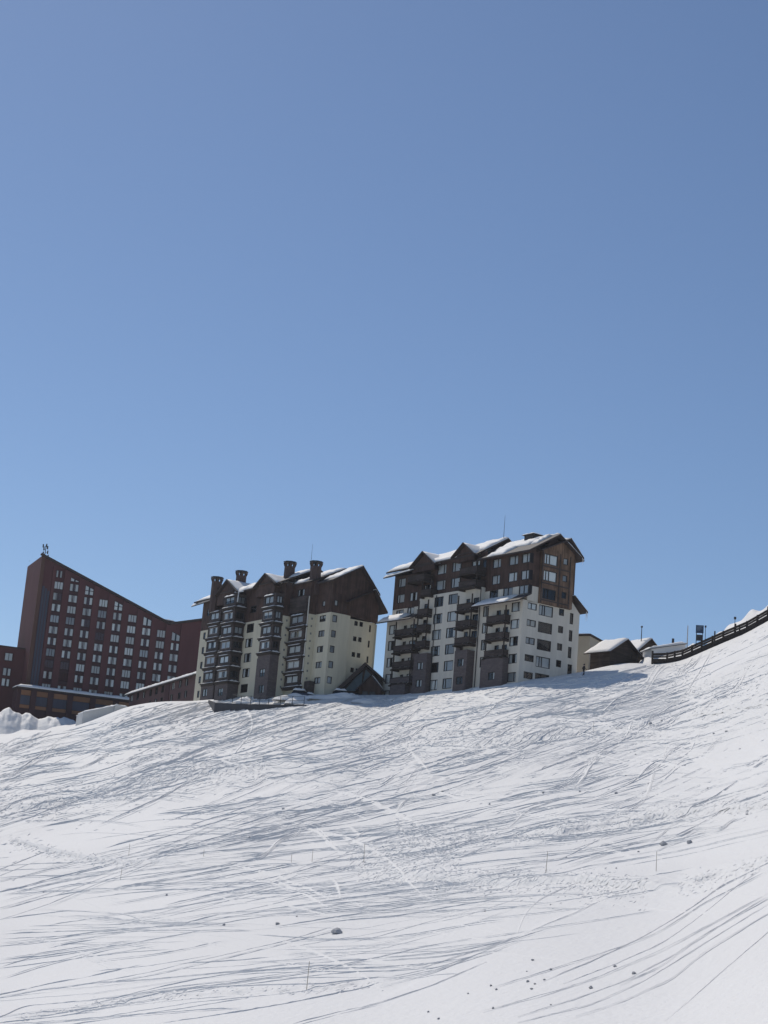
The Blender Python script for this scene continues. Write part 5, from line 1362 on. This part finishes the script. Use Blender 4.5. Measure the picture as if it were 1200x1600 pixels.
# white walled service block left of the annex
SV = Bld('service_block', at(131, 1131, 352), -62, -2.5, 'low white walled service block with snow on top before the hotel podium', 'building')
def service():
    B = SV
    w = B.add(MB().box(0, 5.5, 0, 6, -4, 2.0), 'wall', 'white_render')
    mb = MB(); snow_pad(mb, [(-0.1, -0.1, 2.0), (5.6, -0.1, 2.0), (5.6, 6.1, 2.0), (-0.1, 6.1, 2.0)], 0.4, 8, 6, seed=8); B.add(mb, 'snow_cover', 'snow_cap', w, True)
SV.root.rotation_euler.z = math.radians(25)
service()
SV2 = Bld('service_shed', at(178, 1117, 350), 25, -2.5, 'small white gabled shed with snow on top against the annex', 'building')
def service2():
    B = SV2
    m = MB().box(0, 3.0, 0, 5, -3, 1.7); m.poly([(0, 0, 1.7), (3.0, 0, 1.7), (0.2, 0, 2.3)])
    w = B.add(m, 'wall', 'white_render')
    w2 = B.add(MB().slab([(-6.2, 0.5, -0.3), (-0.02, 0.5, 1.7), (-0.02, 4, 1.7), (-6.2, 4, -0.3)], 3.0), 'side_wall', 'white_render')
    mb = MB(); snow_pad(mb, [(-0.1, -0.1, 1.75), (3.1, -0.1, 1.75), (3.1, 5.1, 1.75), (-0.1, 5.1, 1.75)], 0.5, 6, 6, seed=8); B.add(mb, 'snow_cover', 'snow_cap', w, True)
    mb = MB(); snow_pad(mb, [(-6.2, 0.4, -0.3), (-0.02, 0.4, 1.7), (-0.02, 4, 1.7), (-6.2, 4, -0.3)], 0.35, 10, 5, seed=9); B.add(mb, 'snow_cover', 'snow_cap', w2, True)
    B.add(MB().box(0.9, 2.4, -0.03, -0.004, -0.4, 0.55), 'window', 'frame')
service2()

# ================================================================== snowed-in cars on the terrace
def car(px, py, d, yaw, label, seed):
    p = Vector(at(px, py, d))
    root = bpy.data.objects.new('parked_car', None); root.location = p; root.rotation_euler = (0, 0, math.radians(yaw)); col.objects.link(root)
    tag(root, label, 'car', 'snowed-in cars on the terrace')
    # body from cross-sections along x
    prof = [(-2.1, 0.45, 0.72, 0.78), (-1.9, 0.32, 0.95, 0.82), (-1.2, 0.3, 1.0, 0.84), (0.9, 0.3, 0.98, 0.84), (1.7, 0.32, 0.86, 0.82), (2.1, 0.45, 0.68, 0.74)]
    m = MB()
    rings = []
    for x, z0, z1, hw in prof:
        n = len(m.v); m.v += [(x, -hw, z0), (x, -hw * 1.02, (z0 + z1) / 2), (x, -hw * 0.94, z1), (x, hw * 0.94, z1), (x, hw * 1.02, (z0 + z1) / 2), (x, hw, z0)]; rings.append(n)
    for a, b in zip(rings[:-1], rings[1:]):
        for i in range(6):
            j = (i + 1) % 6; m.f.append((a + i, b + i, b + j, a + j)); m.m.append(0)
    m.f.append(tuple(range(rings[0], rings[0] + 6))); m.m.append(0); m.f.append(tuple(range(rings[-1] + 5, rings[-1] - 1, -1))); m.m.append(0)
    m.build('body', 'car_paint', root)
    cab = MB(); lo = [(-1.95, -0.76, 0.96), (1.0, -0.76, 0.96), (1.0, 0.76, 0.96), (-1.95, 0.76, 0.96)]; hi = [(-1.6, -0.6, 1.45), (0.25, -0.6, 1.45), (0.25, 0.6, 1.45), (-1.6, 0.6, 1.45)]
    cab.poly(hi)
    for i in range(4): cab.poly([lo[i], lo[(i + 1) % 4], hi[(i + 1) % 4], hi[i]])
    cab.build('cabin', 'interior', root)
    for i in range(4):
        j = (i + 1) % 4
        f = lambda s, t: tuple((np.array(lo[i]) * (1 - s) + np.array(lo[j]) * s) * (1 - t) + (np.array(hi[i]) * (1 - s) + np.array(hi[j]) * s) * t + np.array([(0, -0.012, 0.004), (0.012, 0, 0.004), (0, 0.012, 0.004), (-0.012, 0, 0.004)][i]))
        MB().poly([f(0.06, 0.1), f(0.94, 0.1), f(0.94, 0.9), f(0.06, 0.9)]).build('window', 'glass', root)
    for x in (-1.35, 1.3):
        for y in (-0.84, 0.68):
            w = MB().bar((x, y, 0.32), (x, y + 0.18, 0.32), 0.32, 14).build('wheel', 'cloth_dark', root)
            MB().bar((x, y - 0.01, 0.32), (x, y + 0.19, 0.32), 0.19, 10).build('rim', 'metal_grey', w)
    mb = MB(); snow_pad(mb, [(-1.75, -0.65, 1.45), (0.35, -0.65, 1.45), (0.35, 0.65, 1.45), (-1.75, 0.65, 1.45)], 0.38, 6, 5, seed=seed)
    snow_pad(mb, [(0.9, -0.75, 1.0), (2.05, -0.75, 0.8), (2.05, 0.75, 0.8), (0.9, 0.75, 1.0)], 0.3, 5, 5, seed=seed + 1)
    mb.build('snow_cap', 'snow_cap', root, True)
car(473, 1092.5, 304, -14, 'dark snow-capped car half buried at the foot of the stepped facade', 5)
car(537, 1093, 301, 8, 'dark snow-capped car half buried before the A-frame chalet', 9)
heap('snow_heap', Vector(at(572, 1096.5, 292)), 2.6, 1.5, 0.6, 'low sunlit heap of snow on the slope in front of the A-frame chalet', 70)
for k, (px, py, d, rx, ry, h) in enumerate(((470, 1093, 302, 5, 1.6, 0.9), (537, 1093, 299, 6, 1.5, 1.0), (503, 1092, 300, 4, 1.5, 0.7))):
    heap('snow_bank', Vector(at(px, py, d)), rx, ry, h, 'snow bank', 110 + k, struct=True)

# ================================================================== stairway, sign, poles on the right
def stairway():
    pts = [(1019, 1035, 281.8), (1042, 1034.5, 280.8), (1066, 1029.5, 279.3), (1096, 1016, 277.5), (1130, 1001, 275.4), (1167, 985.5, 273.4), (1200, 966.5, 271.4), (1250, 942, 269)]
    P = [Vector(at(*p)) for p in pts]
    root = bpy.data.objects.new('timber_stairway', None); root.location = P[0]; col.objects.link(root)
    tag(root, 'long dark timber stairway with post and rail sides climbing the right edge of the slope', 'stairway')
    P = [p - P[0] for p in P]
    back = Vector((0.35, 2.0, 0.15))
    up = lambda z: Vector((0, 0, z))
    for p, q in zip(P[:-1], P[1:]):
        n = max(2, int((q - p).length / 0.45))
        for i in range(n):                               # treads
            a = p.lerp(q, i / n); b = p.lerp(q, (i + 0.86) / n); b.z = a.z
            MB().slab([a + up(0.25), b + up(0.25), b + back + up(0.25), a + back + up(0.25)], 0.09).build('tread', 'timber', root)
        MB().beam(p + up(0.2), q + up(0.12), 0.16, 0.8).build('stringer', 'timber', root)
        MB().beam(p + back + up(0.12), q + back + up(0.12), 0.14, 0.62).build('stringer', 'timber', root)
        for z, s in ((1.4, 0.2), (0.98, 0.14)):
            MB().beam(p + up(z), q + up(z), 0.1, s).build('rail', 'timber', root)
            if s > 0.13: MB().beam(p + back + up(z), q + back + up(z), 0.1, s).build('rail', 'timber', root)
        m = max(1, int(round((q - p).length / 1.9)))
        for i in range(m):
            a = p.lerp(q, i / m); h = 1.55 if random.random() < 0.7 else 1.9
            MB().beam(a + up(-1.0), a + up(h), 0.28, 0.28).build('post', 'timber', root)
            MB().beam(a + back + up(-1.0), a + back + up(1.5), 0.18, 0.18).build('post', 'timber', root)
        mb = MB()
        f = lambda u, w: p.lerp(q, u) + back * w + up(0.27)
        snow_pad(mb, [f(0.1, 0.12), f(0.8, 0.12), f(0.8, 0.9), f(0.1, 0.9)], 0.3, 8, 4, seed=int(abs(p.x) * 10)); mb.build('snow_cover', 'snow_cap', root, True)
stairway()
def sign_board():
    p = Vector(at(1092.5, 1006, 280.5))
    root = bpy.data.objects.new('information_sign', None); root.location = p; root.rotation_euler = (0, 0, math.radians(-8)); col.objects.link(root)
    tag(root, 'dark blue information board on two posts behind the stairway', 'sign')
    for x in (-0.5, 0.5): MB().bar((x, 0.08, -0.5), (x, 0.08, 3.0), 0.06).build('post', 'metal_dark', root)
    b = MB().box(-0.62, 0.62, -0.04, 0.04, 1.75, 3.05).build('board', 'sign_blue', root)
    for i, (x0, x1, z) in enumerate(((-0.45, 0.45, 2.82), (-0.45, 0.3, 2.6), (-0.45, 0.42, 2.4), (-0.45, 0.1, 2.2))):
        MB().poly([(x0, -0.045, z), (x1, -0.045, z), (x1, -0.045, z + 0.1), (x0, -0.045, z + 0.1)]).build('print_line', 'sign_print', b)
    MB().box(-0.45, 0.45, -0.02, 0.03, 0.5, 1.5).build('lower_panel', 'concrete', root)
sign_board()
def pole(name, label, px, py0, py1, d, r, m, cat, group=None, ball=0.0, box=0.0, lean=0.0):
    p = Vector(at(px, py1, d)); h = (py1 - py0) * d / F
    root = bpy.data.objects.new(name, None); root.location = p; root.rotation_euler = (0, lean, 0); col.objects.link(root)
    tag(root, label, cat, group)
    MB().bar((0, 0, -0.6), (0, 0, h), r, 8, r * 0.7).build('shaft', m, root)
    if ball: 
        bm = bmesh.new(); bmesh.ops.create_icosphere(bm, subdivisions=2, radius=ball); bmesh.ops.translate(bm, verts=bm.verts, vec=(0, 0, h)); me = bpy.data.meshes.new('head'); bm.to_mesh(me); bm.free(); me.materials.append(MATS[m]); link('lamp_head', me, root)
    if box: MB().box(-box, box, -box, box, h - box, h + box * 1.4).build('head_box', m, root)
    return root
pole('lamp_post', 'slender dark lamp post with a round head behind the second hut', 1001.5, 979, 1010, 302, 0.09, 'metal_dark', 'lamp post', ball=0.2)
pole('marker_pole', 'tall pale white pole beside the foot of the stairway', 1073.5, 977, 1012, 281, 0.1, 'white_render', 'pole')
pole('lamp_post', 'thin dark pole with a small head right of the information board', 1101.5, 979, 1006, 282, 0.06, 'metal_dark', 'pole', box=0.13)
pole('lamp_post', 'short thin pole with a dark head on the snow ridge above the stairway', 1148, 966, 982, 277, 0.06, 'metal_dark', 'pole', box=0.16)
pole('timber_post', 'thick dark post at the far right edge atop the stairway', 1199, 954, 972, 272.5, 0.16, 'timber', 'post')
pole('timber_post', 'stout dark post standing on the stairway just right of the board', 1116.5, 986, 1001, 277.5, 0.15, 'timber', 'post')
pole('timber_post', 'stout dark post standing above the middle of the stairway', 1155.5, 975.5, 990, 275, 0.15, 'timber', 'post')
# snow-covered shed behind the stair foot
SH = Bld('snowy_shed', at(1018, 1023, 288), 12, -1.2, 'low grey shed under a sloping sheet of snow behind the stairway foot', 'shed')
def shed():
    B = SH
    B.add(MB().poly([(0, 0, -2), (6.0, 0, -1.5), (6.0, 0, 2.45), (0, 0, 1.0)]).poly([(0, 4, -2), (0, 0, -2), (0, 0, 1.0), (0, 4, 1.0)]).poly([(6, 0, -2), (6, 4, -2), (6, 4, 2.45), (6, 0, 2.45)]).poly([(6, 4, -2), (0, 4, -2), (0, 4, 1), (6, 4, 2.45)]), 'wall', 'snow_shaded_bank')
    r = B.add(MB().slab([(-0.4, -0.4, 1.0), (6.2, -0.4, 2.6), (6.2, 4.2, 2.6), (-0.4, 4.2, 1.0)], 0.12), 'roof', 'metal_grey')
    mb = MB(); snow_pad(mb, [(-0.4, -0.4, 1.0), (6.2, -0.4, 2.6), (6.2, 4.2, 2.6), (-0.4, 4.2, 1.0)], 0.4, 8, 6, seed=2); B.add(mb, 'snow_cover', 'snow_cap', r, True)
    B.add(MB().bar((4.5, 2, 2.2), (4.5, 2, 3.5), 0.22, 8), 'flue', 'metal_dark'); 
shed()

# ================================================================== walker at the corner of the right block
def person():
    V_ = {'pel': ((0, 0, 0.92), 0.135), 'waist': ((0, 0, 1.06), 0.13), 'chest': ((0.01, 0.02, 1.3), 0.165), 'neck': ((0.01, 0.03, 1.5), 0.065), 'head': ((0.02, 0.05, 1.63), 0.1), 'crown': ((0.02, 0.05, 1.74), 0.075),
          'hl': ((-0.1, 0, 0.88), 0.1), 'kl': ((-0.13, 0.16, 0.5), 0.07), 'al': ((-0.14, 0.04, 0.09), 0.05), 'tl': ((-0.16, 0.2, 0.04), 0.04),
          'hr': ((0.1, 0, 0.88), 0.1), 'kr': ((0.16, -0.02, 0.48), 0.07), 'ar': ((0.26, -0.26, 0.09), 0.05), 'tr': ((0.28, -0.1, 0.04), 0.04),
          'sl': ((-0.19, 0.02, 1.4), 0.07), 'el': ((-0.27, -0.1, 1.15), 0.05), 'wl': ((-0.25, 0.05, 0.95), 0.035), 'pl': ((-0.25, 0.09, 0.9), 0.035),
          'sr': ((0.2, 0.02, 1.4), 0.07), 'er': ((0.28, 0.06, 1.14), 0.05), 'wr': ((0.27, 0.24, 1.0), 0.035), 'pr': ((0.27, 0.29, 0.96), 0.035)}
    E_ = [('pel', 'waist'), ('waist', 'chest'), ('chest', 'neck'), ('neck', 'head'), ('head', 'crown'), ('pel', 'hl'), ('hl', 'kl'), ('kl', 'al'), ('al', 'tl'), ('pel', 'hr'), ('hr', 'kr'), ('kr', 'ar'), ('ar', 'tr'),
          ('chest', 'sl'), ('sl', 'el'), ('el', 'wl'), ('wl', 'pl'), ('chest', 'sr'), ('sr', 'er'), ('er', 'wr'), ('wr', 'pr')]
    for s, px_, sg in (('l', V_['pl'][0], -1), ('r', V_['pr'][0], 1)):
        for k in range(4):
            o = (k - 1.5) * 0.02
            V_['f%s%d' % (s, k)] = ((px_[0] + 0.01 * sg, px_[1] + 0.02 + o, px_[2] - 0.05 - 0.005 * (1.5 - abs(k - 1.5))), 0.01); V_['g%s%d' % (s, k)] = ((px_[0] - 0.01 * sg, px_[1] + 0.03 + o, px_[2] - 0.085), 0.008)
            E_ += [('p' + s, 'f%s%d' % (s, k)), ('f%s%d' % (s, k), 'g%s%d' % (s, k))]
        V_['t%sh' % s] = ((px_[0] - 0.035 * sg, px_[1] + 0.035, px_[2] - 0.02), 0.011); E_.append(('p' + s, 't%sh' % s))
    names = list(V_); me = bpy.data.meshes.new('body')
    me.from_pydata([V_[n][0] for n in names], [(names.index(a), names.index(b)) for a, b in E_], [])
    tmp = bpy.data.objects.new('tmp_body', me); col.objects.link(tmp)
    sk = tmp.modifiers.new('s', 'SKIN')
    for i, n in enumerate(names):
        me.skin_vertices[0].data[i].radius = (V_[n][1], V_[n][1]); me.skin_vertices[0].data[i].use_root = (n == 'pel')
    tmp.modifiers.new('u', 'SUBSURF').levels = 2
    dg = bpy.context.evaluated_depsgraph_get()
    out = bpy.data.meshes.new_from_object(tmp.evaluated_get(dg))
    bpy.data.objects.remove(tmp)
    out.materials.clear()
    for m in ('cloth_dark', 'trousers', 'skin'): out.materials.append(MATS[m])
    for p in out.polygons:
        z, r = p.center.z, abs(p.center.x)
        p.material_index = 2 if (z > 1.47 or (z < 0.97 and r > 0.2 and z > 0.75)) else (1 if z < 0.93 else 0); p.use_smooth = True
    root = bpy.data.objects.new('person', None); root.location = Vector(at(911.5, 1057, 277)); root.scale = (1.15, 1.15, 1.15); root.rotation_euler = (0, 0, math.radians(-70)); col.objects.link(root)
    tag(root, 'person in dark jacket and trousers walking uphill at the corner of the right block', 'person')
    link('body', out, root)
    bm = bmesh.new(); bmesh.ops.create_icosphere(bm, subdivisions=2, radius=0.118, matrix=Matrix.Translation((0.02, 0.03, 1.69)))
    hm = bpy.data.meshes.new('hat'); bm.to_mesh(hm); bm.free(); hm.materials.append(MATS['cloth_dark']); link('hat', hm, root)
    for s in (-1, 1): MB().box(0.02 + s * 0.04 - 0.012, 0.02 + s * 0.04 + 0.012, 0.145, 0.155, 1.63, 1.645).build('eye', 'cloth_dark', root)
    MB().bar((0.02, 0.13, 1.62), (0.02, 0.175, 1.59), 0.012, 5).build('nose', 'skin', root)
person()

# ================================================================== bamboo poles and snow chunks on the piste
POLES = [(479, 1505, 1547, 'tallest bamboo pole, alone in the foreground snow at lower left'), (852.5, 1332, 1368, 'thin bamboo pole above the grey snow bank right of centre'),
         (1025, 1332, 1368, 'thin bamboo pole farthest right, below the large snow chunk'), (927, 1127, 1146, 'short bamboo pole high on the slope below the timber hut'),
         (201, 1319, 1338, 'short bamboo pole on the cat track, second from the left'), (317.5, 1328, 1341, 'very short bamboo pole on the cat track between two taller ones'),
         (455, 1336, 1348, 'shortest pole stub left of a taller pole near the centre'), (487.5, 1328, 1346, 'bamboo pole just left of centre where the track bends'),
         (568.5, 1319, 1346, 'bamboo pole near the centre at the head of the snow bank'), (187.5, 1356, 1378, 'bamboo pole standing leftmost below the cat track')]
for px, y0, y1, lb in POLES:
    d = float(dist(px, y1))
    pole('bamboo_pole', lb, px, y0, y1, d, 0.02 if d < 110 else 0.022, 'bamboo', 'pole', 'bamboo poles marking the piste', lean=random.uniform(-0.04, 0.04))
CH_M = []
for k in range(6):
    bm = bmesh.new(); bmesh.ops.create_icosphere(bm, subdivisions=2, radius=1.0)
    r = random.Random(k + 3); ph = [r.uniform(0, 6) for _ in range(6)]
    for v in bm.verts:
        c = v.co.copy(); f = 1 + 0.2 * math.sin(c.x * 3 + ph[0]) * math.cos(c.y * 3.4 + ph[1]) + 0.15 * math.sin(c.z * 4 + ph[2]) + r.uniform(-0.08, 0.08)
        v.co = Vector((c.x * f * 1.15, c.y * f, c.z * f * 0.8))
    me = bpy.data.meshes.new('snow_chunk'); bm.to_mesh(me); bm.free(); me.materials.append(MATS['snow_chunk']); CH_M.append(me)
zl2 = lambda x, y: (x / 2, 1100 + y / 2)
zr2 = lambda x, y: (600 + x / 2, 1100 + y / 2)
BIG = [(zl2(1053, 713), 7.0, 'largest snow chunk, alone in smooth snow left of centre'), (zr2(873, 440), 5.6, 'upright snow chunk at the right, above the farthest right bamboo pole'),
       (zr2(955, 434), 4.0, 'flat snow chunk just right of the upright chunk'), (zr2(645, 914), 3.4, 'snow chunk lowest at the right among the long parallel tracks'),
       (zr2(780, 871), 3.2, 'snow chunk right of the lowest one, on a deep ski track'), (zl2(867, 690), 3.0, 'small snow chunk up left of the largest one'),
       (zr2(155, 281), 3.0, 'snow chunk high on the slope just right of centre')]
def chunk(p, r_px, label, group):
    g = ground(*p); d = math.hypot(g.x, g.y); r = r_px * d / F
    o = link('snow_chunk', random.choice(CH_M)); o.location = g + Vector((0, 0, r * 0.45)); o.scale = (r, r, r * random.uniform(0.8, 1.05)); o.rotation_euler = (0, 0, random.uniform(0, 6.28))
    tag(o, label, 'snow chunk', group)
for p, r, lb in BIG: chunk(p, r, lb, 'loose snow chunks')
low = [zr2(*q) for q in ((333, 900), (350, 913), (445, 860), (463, 825), (520, 857), (500, 888), (448, 893), (460, 915), (262, 920), (138, 970), (520, 963), (340, 970), (470, 900), (170, 995), (720, 850))]
high = [zl2(*q) for q in ((700, 693), (927, 668), (780, 417), (885, 328), (955, 330), (135, 598), (520, 604))] + [zr2(*q) for q in ((183, 270), (755, 236), (833, 68), (868, 62), (1030, 105), (1070, 100), (795, 462), (725, 525), (165, 582), (785, 170), (570, 480), (497, 283), (612, 282), (1012, 270), (1043, 4), (928, 353), (1190, 72), (940, 205), (825, 262), (330, 312), (300, 570), (520, 635), (315, 652), (725, 290), (405, 545), (1135, 345))]
for p in low: chunk(p, random.uniform(1.2, 2.6), 'small snow crumb in the scatter at the lower right', 'snow crumbs at the lower right')
for p in high: chunk(p, random.uniform(1.2, 2.3), 'small snow lump strewn over the tracked slope', 'snow lumps strewn over the slope')

# ------------------------------------------------------------------ thin haze volume, added to lift the dark facades like lens glare
hz = MB().box(-3000, 3000, -60, 1600, -30, 90)
me = bpy.data.meshes.new('haze'); me.from_pydata(hz.v, [], hz.f)
hm = bpy.data.materials.new('haze'); hm.use_nodes = True
hm.node_tree.nodes.remove(hm.node_tree.nodes['Principled BSDF'])
pv = hm.node_tree.nodes.new('ShaderNodeVolumePrincipled')
pv.inputs['Color'].default_value = (0.86, 0.92, 1.0, 1)
pv.inputs['Density'].default_value = 0.00010
pv.inputs['Anisotropy'].default_value = 0.3
hm.node_tree.links.new(pv.outputs[0], hm.node_tree.nodes['Material Output'].inputs['Volume'])
me.materials.append(hm)
tag(link('haze', me), 'thin bluish haze added to lift the shaded facades', kind='stuff')
